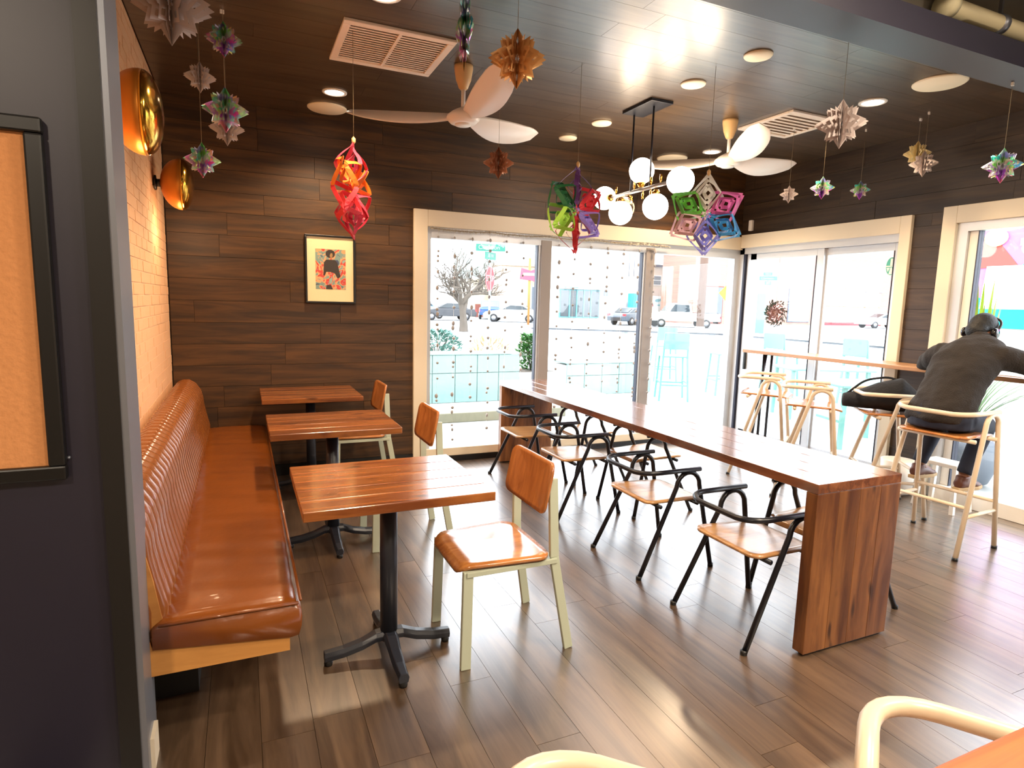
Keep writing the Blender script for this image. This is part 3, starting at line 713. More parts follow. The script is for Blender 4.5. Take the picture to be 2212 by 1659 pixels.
def torso(mb, k):
    rings = []
    for i, (x, y, z, ru, rv) in enumerate(spine):
        a = spine[max(0, i-1)]; b = spine[min(len(spine)-1, i+1)]
        rings.append(ell((x, y, z), (b[0]-a[0], b[1]-a[1], b[2]-a[2]), ru*k, rv*k))
    mb.loft(rings)
SL, SR = (4.70, PY+.215, 1.285), (4.70, PY-.155, 1.285)
EL, ER = (4.86, 3.0, 1.185), (4.93, 2.19, 1.20)
HL, HR = (5.13, 2.84, 1.17), (5.14, 2.33, 1.17)
def mid(a, b, t): return tuple(a[i]*(1-t)+b[i]*t for i in range(3))
body = MB(); torso(body, .93)
neck = [(4.80, PY+.045, 1.36), (4.84, PY+.07, 1.41), (4.875, PY+.09, 1.44)]
limb(body, neck, [.06, .055, .06], (0, 1, 0))
HC = Vector((4.905, PY+.10, 1.45)); tilt = Matrix.Rotation(math.radians(48), 3, 'Y')     # face turned down to the bar
ball(body, HC+tilt @ Vector((0, 0, .01)), .098, .078, .112, rot=tilt)                      # skull
ball(body, HC+tilt @ Vector((.028, 0, -.055)), .062, .056, .065, rot=tilt)                 # jaw
ball(body, HC+tilt @ Vector((.098, 0, -.028)), .020, .013, .024, rot=tilt)                 # nose
ball(body, HC+tilt @ Vector((.086, 0, -.075)), .012, .024, .012, rot=tilt)                 # lips
for s in (-1, 1):
    ball(body, HC+tilt @ Vector((-.005, s*.080, -.015)), .020, .010, .032, rot=tilt)       # ears
    ball(body, HC+tilt @ Vector((.080, s*.032, .012)), .014, .017, .010, rot=tilt)         # brows
def hand(mb, w, el, s):
    w = Vector(w); d = (w-Vector(el)); d.z = 0; d.normalize(); q = Vector((-d.y, d.x, 0))*s
    mb.loft([ell(w, d, .027, .02, (0, 0, 1)), ell(w+d*.03, d, .018, .034, (0, 0, 1)), ell(w+d*.07, d, .015, .042, (0, 0, 1)), ell(w+d*.095, d, .012, .038, (0, 0, 1))])
    for i, (o, l) in enumerate(((-.03, .062), (-.010, .075), (.010, .070), (.029, .052))):
        b = w+d*.088+q*o; p = [b, b+d*l*.45+Vector((0, 0, .008)), b+d*l*.8+Vector((0, 0, -.004)), b+d*l+Vector((0, 0, -.018))]
        limb(mb, p, [.0095, .009, .008, .006])
    b = w+d*.02-q*.028; limb(mb, [b, b+d*.03-q*.022, b+d*.058-q*.03+Vector((0, 0, -.008))], [.012, .010, .008])
for s, sh, e, h in ((1, SL, EL, HL), (-1, SR, ER, HR)):
    limb(body, [sh, mid(sh, e, .5), e, mid(e, h, .5), h], [.05, .045, .038, .034, .025]); hand(body, h, e, s)
hipL, hipR = (4.42, PY+.10, .86), (4.42, PY-.10, .86); kL, kR = (4.80, 2.80, .80), (4.82, 2.50, .79); aL, aR = (4.68, 2.84, .45), (4.69, 2.53, .44)
for h, k, a in ((hipL, kL, aL), (hipR, kR, aR)): limb(body, [h, mid(h, k, .5), k], [.078, .068, .052]); limb(body, [k, mid(k, a, .4), a], [.052, .05, .036])
for k, a in ((kL, aL), (kR, aR)): limb(body, [a, (a[0]+.04, a[1], a[2]-.05), (a[0]+.13, a[1], a[2]-.075)], [.036, .035, .025])
person = remesh(body.build('person', M['skin']), .0075, 3)
tag(person, 'person in dark sweater, navy trousers and headphones hunched over the window bar', 'person')
sw = MB(); torso(sw, 1.14)
for sh, e, h in ((SL, EL, HL), (SR, ER, HR)):
    limb(sw, [mid(sh, (4.7, PY+.03, 1.27), .35), sh, mid(sh, e, .5), e, mid(e, h, .45), mid(e, h, .88)], [.08, .086, .078, .068, .055, .038])
sw.loft([ell((4.36, PY, .86), (0, 0, 1), .205, .155), ell((4.385, PY, .95), (.2, 0, 1), .19, .148), ell((4.44, PY, 1.03), (.4, 0, 1), .178, .13)])
so_ = remesh(sw.build('sweater', M['sweater'], person), .012, 5)
tx = bpy.data.textures.new('folds', 'CLOUDS'); tx.noise_scale = .16; dm = so_.modifiers.new('d', 'DISPLACE'); dm.texture = tx; dm.strength = .045; dm.mid_level = .5
limbm = MB(); limb(limbm, neck[:2], [.075, .068], (0, 1, 0)); remesh(limbm.build('collar', M['sweater'], person), .01, 2)
tr = MB(); tr.loft([ell((4.37, PY, .80), (0, 0, 1), .2, .16), ell((4.37, PY, .88), (0, 0, 1), .197, .155), ell((4.38, PY, .95), (.1, 0, 1), .178, .14)])
for h, k, a in ((hipL, kL, aL), (hipR, kR, aR)): limb(tr, [h, mid(h, k, .5), k], [.098, .086, .066]); limb(tr, [k, mid(k, a, .5), a], [.066, .058, .049])
remesh(tr.build('trousers', M['jeans'], person), .012, 4)
hr = MB(); ball(hr, HC+tilt @ Vector((-.016, 0, .03)), .102, .088, .108, rot=tilt); ball(hr, HC+tilt @ Vector((-.045, 0, -.035)), .062, .074, .07, rot=tilt)
remesh(hr.build('hair', M['hair'], person), .009, 2)
hp = [HC+tilt @ Vector((-.005, .098*math.cos(a), .045+.098*math.sin(a)+.0)) for a in [PI*i/14 for i in range(15)]]
o = MB().tube([HC+tilt @ Vector((-.005, .098, -.01))]+hp+[HC+tilt @ Vector((-.005, -.098, -.01))], .009, 8).build('headphones', M['black'], person)
for s in (-1, 1):
    b = MB().lathe([(.001, -.018), (.034, -.014), (.038, 0), (.034, .014), (.001, .018)], n=20, axis='Y'); b.xform(Matrix.Translation(HC+tilt @ Vector((-.005, s*.098, -.02))) @ tilt.to_4x4()); b.build('ear_cup', plain('glossy_black', '#15151a', .12, spec=.8) if s < 0 else bpy.data.materials['glossy_black'], person)
for nm, a in (('shoe', aL), ('shoe', aR)):
    x, y, z = a[0]-.045, a[1], a[2]-.115
    s = MB(); s.loft([ell((x-.02, y, z+.045), (1, 0, 0), .03, .03), ell((x+.01, y, z+.05), (1, 0, 0), .038, .045), ell((x+.08, y, z+.05), (1, 0, -.2), .040, .046), ell((x+.16, y, z+.03), (1, 0, -.2), .045, .03), ell((x+.235, y, z+.018), (1, 0, 0), .028, .015)])
    s.loft([ell((x+.03, y, z+.04), (0, 0, 1), .036, .05), ell((x+.04, y, z+.10), (0, 0, 1), .042, .05)])
    so = remesh(s.build('shoe', M['shoe'], person), .008, 3)
    poly = [(x-.035, y-.025), (x+.05, y-.038), (x+.16, y-.048), (x+.235, y-.03), (x+.25, y), (x+.235, y+.03), (x+.16, y+.048), (x+.05, y+.038), (x-.035, y+.025)]
    MB().prism(poly, z-.006, z+.02).build('sole', M['sole'], so, .005)
# black bag on the stool
b = MB(); cx, cy, cz = 4.68, 3.19, .80
b.loft([ell((cx-.17, cy+.22, cz+.05), (1, -1.2, 0), .055, .05, (0, 0, 1)), ell((cx-.10, cy+.14, cz+.06), (1, -1.2, 0.2), .07, .10, (0, 0, 1)), ell((cx, cy+.02, cz+.10), (1, -1.2, .3), .11, .14, (0, 0, 1)), ell((cx+.08, cy-.08, cz+.12), (1, -1.2, -.2), .14, .15, (0, 0, 1)), ell((cx+.15, cy-.17, cz+.07), (1, -1.2, -.5), .08, .12, (0, 0, 1)), ell((cx+.19, cy-.21, cz+.03), (1, -1.2, -.5), .035, .08, (0, 0, 1))])
bag = remesh(b.build('bag', plain('black_fabric', '#0d0e14', .85, bump=.8, bscale=25), None), .015, 6); tag(bag, 'slumped black fabric bag lying on the seat of the empty stool beside the person', 'bag')
MB().tube(fillet([(cx-.16, cy+.2, cz+.09), (cx-.05, cy+.12, cz+.22), (cx+.05, cy-.02, cz+.26), (cx+.12, cy-.12, cz+.2)], .06), .01, 6).build('strap', bpy.data.materials['black_fabric'], bag)
# small things by the person
t = thing('paper_sheet', 'white paper lying on the window bar beside the person\'s arm', 'paper', (5.2, 2.60, 1.131))
MB().box(-.1, .1, -.14, .14, 0, .004).build('sheet', M['white'], t)
t = thing('planter_pot', 'white floor planter pot under the window bar beside the last wall panel', 'pot', (5.2, 3.33, 0))
MB().lathe([(.07, 0), (.12, .02), (.135, .3), (.125, .3), (.11, .27), (.001, .26)]).build('pot', M['white'], t)
t = thing('step_stool', 'low white step stool standing under the window bar behind the stool legs', 'stool', (5.17, 2.93, 0))
MB().box(-.1, .1, -.14, .14, .36, .39).build('top', M['white'], t, .005)
for sx in (-1, 1):
    for sy in (-1, 1): MB().bar((sx*.11, sy*.15, 0), (sx*.08, sy*.12, .36), .03, .03, (0, 1, 0)).build('leg', M['white'], t)

# ------------------------------------------------------------------ hanging snowflakes
def star(R_, pts=8, planes=6, hole=True, arc=(0, 2*PI)):
    mb = MB()
    for p in range(planes):
        ph = PI*p/planes; ex = Vector((math.cos(ph), math.sin(ph), 0)); ez = Vector((0, 0, 1)); th = ex.cross(ez)*.0006
        for k in range(pts):
            a = 2*PI*(k+.5*(p % 2)*0)/pts+PI/2; l = R_*(1 if k % 2 == 0 else .84)
            def q(r, w): return ex*(r*math.cos(a)-w*math.sin(a)) + ez*(r*math.sin(a)+w*math.cos(a))
            wd = l*math.tan(PI/pts)*.62
            kite = [q(l*.12, 0), q(l*.58, wd), q(l, 0), q(l*.58, -wd)]; c = q(l*.6, 0)
            kk = .42 if hole else .0; inner = [c+(x-c)*kk for x in kite]
            v = [x+th for x in kite]+[x+th for x in inner]+[x-th for x in kite]+[x-th for x in inner]
            f = [(j, (j+1) % 4, 4+(j+1) % 4, 4+j) for j in range(4)]+[(8+j, 12+j, 12+(j+1) % 4, 8+(j+1) % 4) for j in range(4)]
            mb.add(v, f)
            # small spur petals between
            a2 = a+PI/pts
            def q2(r, w): return ex*(r*math.cos(a2)-w*math.sin(a2)) + ez*(r*math.sin(a2)+w*math.cos(a2))
            mb.add([q2(l*.15, 0), q2(l*.42, wd*.5), q2(l*.62, 0), q2(l*.42, -wd*.5)], [(0, 1, 2, 3)])
    return mb
flakes = [
 ('paper', -.246, 3.28, 2.85, .178, 'large white layered paper snowflake cut by the top edge, left of the others', 0),
 ('foil', -.038, 3.634, 2.866, .09, 'holographic foil snowflake just right of the large white one at top left', 0),
 ('paper', -.17, 4.011, 2.778, .085, 'small white paper snowflake below the large one, right of the nearer brass lamp', .3),
 ('foil', -.044, 3.871, 2.585, .122, 'larger holographic foil snowflake hanging in front of a pale one, left of the fan', .2),
 ('paper', -.043, 4.16, 2.555, .1, 'pale pinkish paper snowflake half hidden behind a foil one at left', .5),
 ('foil', -.177, 4.061, 2.34, .1, 'holographic foil snowflake lowest at the left, beside the farther brass lamp', .1),
 ('paper_warm', 1.18, 2.673, 2.666, .132, 'golden layered foil snowflake hanging before the near fan\'s raised blade', .4),
 ('copper', 1.662, 4.039, 2.526, .11, 'rose-coloured snowflake hanging under the near fan\'s right blade', .2),
 ('foil', .877, 2.531, 2.68, .145, 'dark rainbow foil ornament seen edge-on over the near fan\'s ceiling cone', .1),
 ('paper', 3.016, 2.446, 2.578, .13, 'large white paper snowflake left of the lit downlight on the right', .6),
 ('paper_cream', 4.981, 3.318, 2.833, .1, 'brightly lit cream snowflake, the upper of the overlapping pair at right', .1),
 ('paper', 4.87, 3.185, 2.717, .1, 'pale snowflake, the lower of the overlapping pair at right', .3),
 ('foil', 4.042, 2.186, 2.425, .1, 'blue-green foil snowflake nearest the right edge of the photo', .2),
 ('paper', 4.325, 3.957, 2.55, .075, 'tiny white snowflake right of the colourful paper star', .1),
 ('foil', 4.235, 3.552, 2.532, .09, 'rainbow foil snowflake second from left in the row above the glazed door', .3),
 ('foil', 4.884, 3.714, 2.601, .08, 'small blue foil snowflake third in the row above the glazed door', .5)]
for mt, x, y, z, r, lb, rz in flakes:
    zc = ZC if y > 2.26 else 2.88
    t = thing('snowflake_ornament', lb, 'ornament', (x, y, z), rz, 'hanging snowflakes')
    st = star(r, 8, 8)
    if 'edge-on' in lb: st.xform(Matrix.Rotation(-.35, 4, 'Z') @ Matrix.Diagonal((.25, 1, 1.15, 1)))
    st.build('paper_star', M[mt], t, recalc=False)
    MB().tube([(0, 0, r*.9), (0, 0, zc-z)], .0012, 5).build('thread', M['thread'], t)
    MB().box(-.01, .01, -.006, .006, zc-z-.018, zc-z).build('ceiling_hook', M['white'], t)

# paper six-segment stars
def segment(L, Wd, ang, out, mat, t, seed):
    """one folded square: nested strips curled alternately to front and back"""
    rg = random.Random(seed); ex = Vector((math.cos(ang), 0, math.sin(ang))); ey = Vector((-math.sin(ang), 0, math.cos(ang))); ez = Vector((0, 1, 0)); mb = MB()
    for k, (a, b, w) in enumerate(((0, 1, 1), (.14, .88, .72), (.28, .76, .46), (.4, .66, .24))):
        side = 1 if k % 2 == 0 else -1; n = 12
        for s in (-1, 1):
            v = []; pts = []
            for i in range(n+1):
                u = i/n; r = L*(a+(b-a)*u); tri = (1-abs(2*u-1)); lat = s*Wd*w*(tri*.7+.3*math.sin(PI*u)); dep = side*Wd*.6*w*math.sin(PI*u)**1.3
                pts.append((ex*(out+r)+ey*lat*.85+ez*dep, ey*lat+ez*(dep+side*.012)))
            for i, (c, nr) in enumerate(pts):
                tg_ = (pts[min(n, i+1)][0]-pts[max(0, i-1)][0]).normalized(); nn = nr.normalized() if nr.length > 1e-5 else ez
                wv = tg_.cross(nn).normalized()*L*.052; o_ = nn*.0008
                v += [c+wv+o_, c-wv+o_, c-wv-o_, c+wv-o_]
            f = [(i*4+j, i*4+(j+1) % 4, i*4+4+(j+1) % 4, i*4+4+j) for i in range(n) for j in range(4)]
            mb.add(v, f, False)
    return mb.build('folded_petal', mat, t, recalc=False)
def paper_star(lab, loc, rz, cols, L=.235, Wd=.115):
    t = thing('paper_star', lab, 'paper ornament', loc, rz, None)
    for k, c in enumerate(cols):
        segment(L, Wd, PI/2-k*PI/3, .004, M['p_'+c], t, k)
    MB().tube([(0, 0, L), (0, 0, ZC-loc[2])], .0012, 5).build('thread', M['thread'], t)
    MB().lathe([(.001, -.022), (.012, -.01), (.012, .01), (.001, .022)], (0, 0, L+.02), 10).build('tape_tab', M['cone'], t)
    return t
view = lambda x, y: math.atan2(y, x)-PI/2
paper_star('red and orange curled paper star seen edge-on before the framed picture', (.635, 3.785, 2.20), view(.635, 3.785)+math.radians(76), ('pinkred', 'orange', 'pinkred', 'crimson', 'red', 'orange'), .27, .13)
paper_star('purple, red, lilac and lime curled paper star left of the globe pendant', (2.042, 3.598, 2.185), view(2.04, 3.6)+math.radians(48), ('purple', 'red', 'lav', 'dred', 'lime', 'dgreen'), .27, .13)
paper_star('white, pink, blue and green curled paper star right of the globe pendant', (2.822, 3.245, 2.175), view(2.82, 3.245)+math.radians(8), ('greyw', 'pink', 'blue', 'peri', 'lilac', 'green'), .25, .125)

# tinsel garland and snowball strings in the window
tn = MB(); rg = random.Random(4); xs = 1.62
while xs < 4.35:
    zc = 2.235-.012*abs(math.sin((xs-1.62)*5.2)); 
    for k in range(3):
        a = rg.uniform(0, 2*PI); l = rg.uniform(.012, .028); d = Vector((rg.uniform(-.4, .4), math.cos(a), math.sin(a))).normalized()*l
        c = Vector((xs, YB-.055, zc)); w = Vector((.004, 0, .002)); tn.add([c-w, c+w, c+d], [(0, 1, 2)])
    xs += .0045
tg = tn.build('tinsel', plain('silver_tinsel', '#b9b4a8', .5, metal=.3), None, recalc=False)
g = thing('tinsel_garland', 'fuzzy silver tinsel garland along the top of the big window', 'garland', (0, 0, 0)); tg.parent = g; tg['kind'] = 'stuff'
MB().tube([(1.62+.1*i, YB-.055, 2.235-.012*abs(math.sin(i*.52))) for i in range(28)], .004, 5).build('cord', M['thread'], g)
_pom = None
strings = [1.70, 1.86, 2.04, 2.22, 2.40, 2.58, 2.98, 3.16, 3.36, 3.56, 3.76, 3.96, 4.155]
place = ['first', 'second', 'third', 'fourth', 'fifth', 'sixth']
for i, x in enumerate(strings):
    lb = (place[i]+' snowball string from the left in the left window pane') if i < 6 else ((place[i-6]+' snowball string from the left in the middle window pane') if i < 12 else 'snowball string hanging against the right window mullion')
    t = thing('snowball_string', lb, 'garland', (x, YB-.05 if i == 12 else YB-.03, 0), 0, 'snowball strings in the window')
    zz = 2.16; bot = {4: -.0, 5: .02}.get(i, rg.uniform(.12, .6)); bot = max(bot, .03)
    MB().tube([(0, 0, 2.22), (0, 0, bot)], .0009, 4).build('string', M['white'], t)
    while zz > bot:
        r = rg.choice((.012, .013, .016))
        if _pom is None:
            bm = bmesh.new(); bmesh.ops.create_icosphere(bm, subdivisions=2, radius=1); _pom = bpy.data.meshes.new('pompom'); bm.to_mesh(_pom); bm.free(); _pom.materials.append(plain('cotton_grey', '#9b9897', .9))
            for p in _pom.polygons: p.use_smooth = True
        o = bpy.data.objects.new('pompom', _pom); S.collection.objects.link(o); o.parent = t; o.location = (rg.uniform(-.006, .006), 0, zz); o.scale = (r, r, r*rg.choice((1, 1, 1.5)))
        zz -= rg.choice((.1, .13, .17, .045, .15))
# wreath and round sticker on the glazed door
t = thing('door_wreath', 'round dark brown and green wreath hanging on the left leaf of the glazed door', 'wreath', (XR-.03, 4.98, 1.53))
for nm, c, r0, r1, n in (('outer_leaves', '#33382c', .085, .15, 150), ('inner_leaves', '#6a4038', .02, .11, 150), ('centre_leaves', '#8c6a60', 0, .05, 50)):
    mb = MB(); 
    for i in range(n):
        a = rg.uniform(0, 2*PI); r = rg.uniform(r0, r1); c0 = Vector((rg.uniform(-.012, .012), r*math.cos(a), r*math.sin(a))); d = Vector((rg.uniform(-.6, .2), math.cos(a+.6), math.sin(a+.6))).normalized()*.034; w = Vector((0, -math.sin(a), math.cos(a)))*.010
        mb.add([c0-d*.5, c0+w, c0+d*.6, c0-w], [(0, 1, 2, 3)])
    tag(mb.build(nm, plain('wreath_'+nm, c, .8), t, recalc=False), kind='stuff')
MB().tube([(0, 0, .12), (0, 0, .6)], .0012, 4).build('string', M['thread'], t)
t = thing('window_sticker', 'round teal and white sticker high on the right leaf of the glazed door', 'sticker', (XR+.068, 3.78, 1.99))
oc = [(.052*math.cos(a*PI/12), .082*math.sin(a*PI/12)) for a in range(24)]
MB().prism(oc, -.001, 0, 'YZ').build('disc', plain('teal', '#4fae9c', .5), t)
for poly in ([(-.012, .008), (.012, .008), (.010, .07), (-.010, .07)], [(-.05, -.004), (.05, -.004), (.05, .006), (-.05, .006)], [(-.045, -.012), (-.012, -.012), (-.03, -.05)], [(.045, -.012), (.012, -.012), (.03, -.05)], [(-.006, -.01), (.006, -.01), (.02, -.072), (-.02, -.072)]):
    MB().prism(poly, -.0018, -.001, 'YZ').build('mark', M['white'], t)
# ------------------------------------------------------------------ outdoors
M['pave'] = plain('pale_concrete', '#a9aba8', .9, var=.05, scale=.6)
M['asphalt'] = plain('sunlit_asphalt', '#8c8e90', .9, var=.05, scale=.5)
struct(MB().box(-60, 140, YB+.14, 140, -.2, -.02).box(XR+.16, 140, -60, YB+.14, -.2, -.02), 'ground', M['pave'])
st = MB(); st.add([(-60, 30, -.012), (140, 30, -.012), (140, 52, -.012), (-60, 52, -.012)], [(0, 1, 2, 3)]); tag(st.build('street', M['asphalt']), kind='structure')
for i, x in enumerate(range(-10, 70, 6)):
    pass
M['omint'] = plain('sage_mint_metal', '#619a90', .5); M['opanel'] = plain('mint_panel', '#809f9a', .6, var=.05, scale=3)
M['owhite'] = plain('outdoor_white', '#b9bebc', .6); M['leaf'] = plain('green_leaf', '#2b5c20', .6, var=.35, scale=9); M['leafb'] = plain('blue_green_leaf', '#38655a', .6, var=.3, scale=9)
M['bark'] = plain('bare_bark', '#544c44', .9, var=.2, scale=3); M['dryleaf'] = plain('dry_stalk', '#9a7a50', .8)
M['dk'] = plain('dark_window_glass', '#1f2a30', .15, spec=.8); M['tealglass'] = plain('teal_door_frame', '#4c8f98', .4)
M['tire'] = plain('tire', '#1b1b1d', .8); M['chrome'] = plain('silver_rim', '#9a9ca0', .3, metal=.8); M['tail'] = plain('tail_light', '#b01a20', .3)
def planter(lab, x0, x1, y, h, n):
    t = thing('planter_box', lab, 'planter', ((x0+x1)/2, y, -.02)); w = x1-x0; hw = w/2
    MB().box(-hw+.02, hw-.02, .02, .5, 0, h-.03).build('core', M['owhite'], t)
    for r in range(2):
        for i in range(n): MB().box(-hw+i*w/n+.006, -hw+(i+1)*w/n-.006, -.01, .02, (.0, h*.62)[r]+.006, (h*.62, h)[r]-.006).build('panel', M['opanel'], t)
    MB().box(-hw-.01, hw+.01, -.02, .5, h, h+.02).build('cap', M['opanel'], t)
planter('long pale mint panelled planter wall outside the left window pane', 2.3, 4.15, 9.0, .76, 5)
planter('pale mint panelled planter wall outside the middle window pane', 5.15, 6.95, 9.2, .56, 5)
def leafy(name, lab, loc, r, h, mat, n, seed, ln=.09, cat='shrub', up=.4, wd=.25):
    t = thing(name, lab, cat, loc); rg = random.Random(seed); mb = MB()
    for i in range(n):
        a = rg.uniform(0, 2*PI); z = rg.random()**.8*h; rr = r*math.sqrt(rg.random())*math.sin(min(1, z/h*.9+.2)*PI*.8)
        c = Vector((rr*math.cos(a), rr*math.sin(a), z)); d = Vector((math.cos(a)*.7, math.sin(a)*.7, rg.uniform(-.2, 1)*up*2)).normalized(); w = d.cross(Vector((rg.uniform(-1, 1), rg.uniform(-1, 1), 1))).normalized()
        l = ln*rg.uniform(.6, 1.3); mb.add([c, c+d*l*.5+w*l*wd, c+d*l, c+d*l*.5-w*l*wd], [(0, 1, 2, 3)])
    tag(mb.build('foliage', mat, t, recalc=False), kind='stuff'); sm = MB()
    for k in range(7): a = k*.9; sm.tube([(0, 0, 0), (r*.3*math.cos(a), r*.3*math.sin(a), h*.5), (r*.6*math.cos(a), r*.6*math.sin(a), h*.85)], [.012, .009, .004], 5)
    tag(sm.build('stems', M['bark'], t), kind='stuff'); return t
t = thing('plant_box', 'low white planter box with the upright green shrub, between the mint planter walls', 'planter', (4.62, 9.55, -.02))
MB().prism([(-.30, 0), (.30, 0), (.36, .42), (-.36, .42)], -.3, .3, 'XZ').build('box', M['owhite'], t, .01); MB().box(-.32, .32, -.27, .27, .42, .43).build('soil', M['bark'], t)
leafy('shrub', 'upright bright green shrub seen through the left window pane', (4.62, 9.55, .40), .22, .62, M['leaf'], 900, 1)
leafy('shrub', 'low blue-green bush at the left edge of the left window pane', (3.35, 11, .45), .45, .55, M['leafb'], 900, 2)
t = thing('plant_box', 'white planter box under the blue-green bush', 'planter', (3.35, 11, -.02)); MB().box(-.5, .5, -.35, .35, 0, .47).build('box', M['owhite'], t, .01)
leafy('grass_clump', 'dry brown grass clump beyond the left planter wall', (5.3, 13.2, .1), .5, .55, M['dryleaf'], 420, 3, .2, 'grass', 1.2, .05)
t = thing('kerb', 'low pale concrete kerb outside the left window pane', 'kerb', (2.9, 7.6, -.02)); MB().box(-1.3, 1.3, -.12, .12, 0, .13).build('kerb_block', plain('kerb', '#87846f', .9), t, .01)
# counter rail of the patio
t = thing('patio_counter', 'long white patio counter rail running round the terrace outside', 'counter', (0, 0, 0))
pl = [(6.3, 13.0), (9.9, 10.6), (9.9, 3.2)]
for a, b in zip(pl, pl[1:]):
    MB().bar((a[0], a[1], 1.03), (b[0], b[1], 1.03), .34, .05, (0, 0, 1)).build('counter_board', M['owhite'], t); MB().bar((a[0], a[1], .985), (b[0], b[1], .985), .28, .035, (0, 0, 1)).build('under_beam', plain('grey_under', '#5c6068', .6), t)
for x, y in ((6.5, 12.85), (8.1, 11.8), (9.7, 10.7), (9.9, 9.0), (9.9, 7.2), (9.9, 5.4), (9.9, 3.6)): MB().box(x-.05, x+.05, y-.05, y+.05, -.02, .97).build('post', M['owhite'], t)
def mint_stool(lab):
    t = thing('patio_stool', lab, 'bar stool', (0, 0, 0), 0, 'mint bar stools on the patio')
    for sx in (-1, 1):
        MB().bar((sx*.24, -.24, 0), (sx*.2, -.2, .74), .03, .03, (0, 1, 0)).build('leg', M['omint'], t)
        MB().bar((sx*.24, .24, 0), (sx*.2, .2, .74), .03, .03, (0, 1, 0)).build('leg', M['omint'], t)
        MB().bar((sx*.2, -.2, .72), (sx*.19, -.25, 1.14), .03, .03, (0, 1, 0)).build('back_post', M['omint'], t)
    MB().box(-.22, .22, -.22, .22, .74, .765).build('seat', M['omint'], t, .008); MB().box(-.2, .2, -.262, -.24, .88, 1.16).build('backrest', M['omint'], t, .008)
    for s in (-1, 1): MB().box(-.23, .23, s*.225-.012, s*.225+.012, .26, .285).build('footrest', M['omint'], t); MB().box(s*.225-.012, s*.225+.012, -.23, .23, .30, .325).build('footrest', M['omint'], t)
    return t
s = mint_stool('mint metal bar stool with a square back outside the right window pane'); s.location = (6.75, 8.35, -.02); s.rotation_euler.z = -.5
for x, y, a, lb in ((8.15, 8.6, 1.2, 'mint bar stool outside the right pane, beside the door corner'), (8.3, 10.6, -.4, 'mint bar stool at the far patio counter outside the middle pane'),
                    (9.1, 8.2, -1.4, 'mint bar stool at the patio counter outside the glazed door, left leaf'), (9.15, 6.6, -1.5, 'mint bar stool at the patio counter outside the glazed door, right leaf')):
    dup(s, (x, y, -.02), a, lb)
def mint_table(loc, rz, lab, w=.62):
    t = thing('patio_table', lab, 'table', loc, rz, 'mint patio tables'); MB().box(-w, w, -.35, .35, .72, .75).build('tabletop', M['omint'], t, .008)
    for sx in (-1, 1):
        for sy in (-1, 1): MB().bar((sx*(w-.06), sy*.3, 0), (sx*(w-.08), sy*.28, .72), .045, .045, (0, 1, 0)).build('leg', M['omint'], t)
    for sx in (-1, 1): MB().box(sx*(w-.07)-.015, sx*(w-.07)+.015, -.28, .28, .3, .33).build('stretcher', M['omint'], t)
mint_table((7.9, 6.35, -.02), -.43, 'mint patio table outside the glazed door behind the bar stools')
mint_table((6.75, 4.9, -.02), -.3, 'mint patio table close outside the right leaf of the glazed door', .45)
mint_table((7.1, 2.6, -.02), -.9, 'mint patio table outside the far right window behind the person', .5)
# utility pole, signs
t = thing('utility_pole', 'weathered brown wooden utility pole across the patio, below the colourful paper star', 'pole', (18.66, 21.38, -.02)); MB().tube([(0, 0, 0), (0, 0, 9)], .17, 12).build('pole', plain('pole_wood', '#5e4a40', .9, var=.25, scale=4), t)
MB().tube([(0, 0, .0), (0, 0, .75)], .21, 12).build('base_sleeve', M['owhite'], t)
M['sgreen'] = plain('street_sign_green', '#086050', .5); M['sred'] = plain('stop_red', '#800a1c', .5); M['swhite'] = plain('sign_white', '#7d8080', .5)
def facing(x, y): return math.atan2(y, x)-PI/2
def street_post(lab, loc, sc, stop):
    t = thing('street_sign', lab, 'street sign', loc, facing(loc[0], loc[1])); MB().tube([(0, 0, 0), (0, 0, 3.35*sc)], .03, 8).build('post', plain('sign_post', '#8fb5b0', .5) if 'sign_post' not in bpy.data.materials else bpy.data.materials['sign_post'], t)
    for nm, z, w, h, a, txt, ts in (('name_blade', 3.10, .82, .2, 0, 'Clarkson', .165), ('name_blade', 3.31, .42, .16, 0, '300 E', .12), ('cross_blade', 2.87, .6, .2, 1.05, '38 W', .15)):
        bl = MB().box(-w/2, w/2, -.008, .008, -h/2, h/2).build(nm, M['sgreen'], t, .004); bl.location = (0 if w > .7 or a else -.03, -.045, z*sc); bl.rotation_euler.z = a
        text('lettering', txt, ts, M['swhite'], bl, (-.04 if w > .7 else 0, -.0095, 0), (PI/2, 0, 0), .001)
        if w > .7: text('lettering', 'St', .075, M['swhite'], bl, (.35, -.0095, .02), (PI/2, 0, 0), .001)
    if stop:
        oc = [(.375*math.cos(PI/8+k*PI/4), .375*math.sin(PI/8+k*PI/4)) for k in range(8)]; b = MB().prism(oc, -.006, .006, 'XZ').build('stop_plate', M['sred'], t); b.location = (0, -.05, 2.24); b.rotation_euler.z = 1.22
        text('lettering', 'STOP', .25, M['swhite'], b, (0, -.0075, 0), (PI/2, 0, 0), .001)
        rim = MB()
        for k in range(8):
            a, c = oc[k], oc[(k+1) % 8]; rim.bar((a[0]*.95, -.008, a[1]*.95), (c[0]*.95, -.008, c[1]*.95), .022, .004, (0, 1, 0))
        rim.build('border', M['swhite'], b)
    return t
street_post('green street-name blades reading Clarkson above a turned red stop sign, left window pane', (6.44, 16.1, -.02), 1, True)
street_post('second set of green street-name blades seen through the left leaf of the glazed door', (23.9, 22.7, -.02), 1.0, False)
t = thing('warning_sign', 'yellow diamond road sign outside near the window corner', 'road sign', (17.64, 18.72, -.02), facing(17.6, 18.7)+.5); MB().tube([(0, 0, 0), (0, 0, 2.6)], .03, 8).build('post', bpy.data.materials['sign_post'], t)
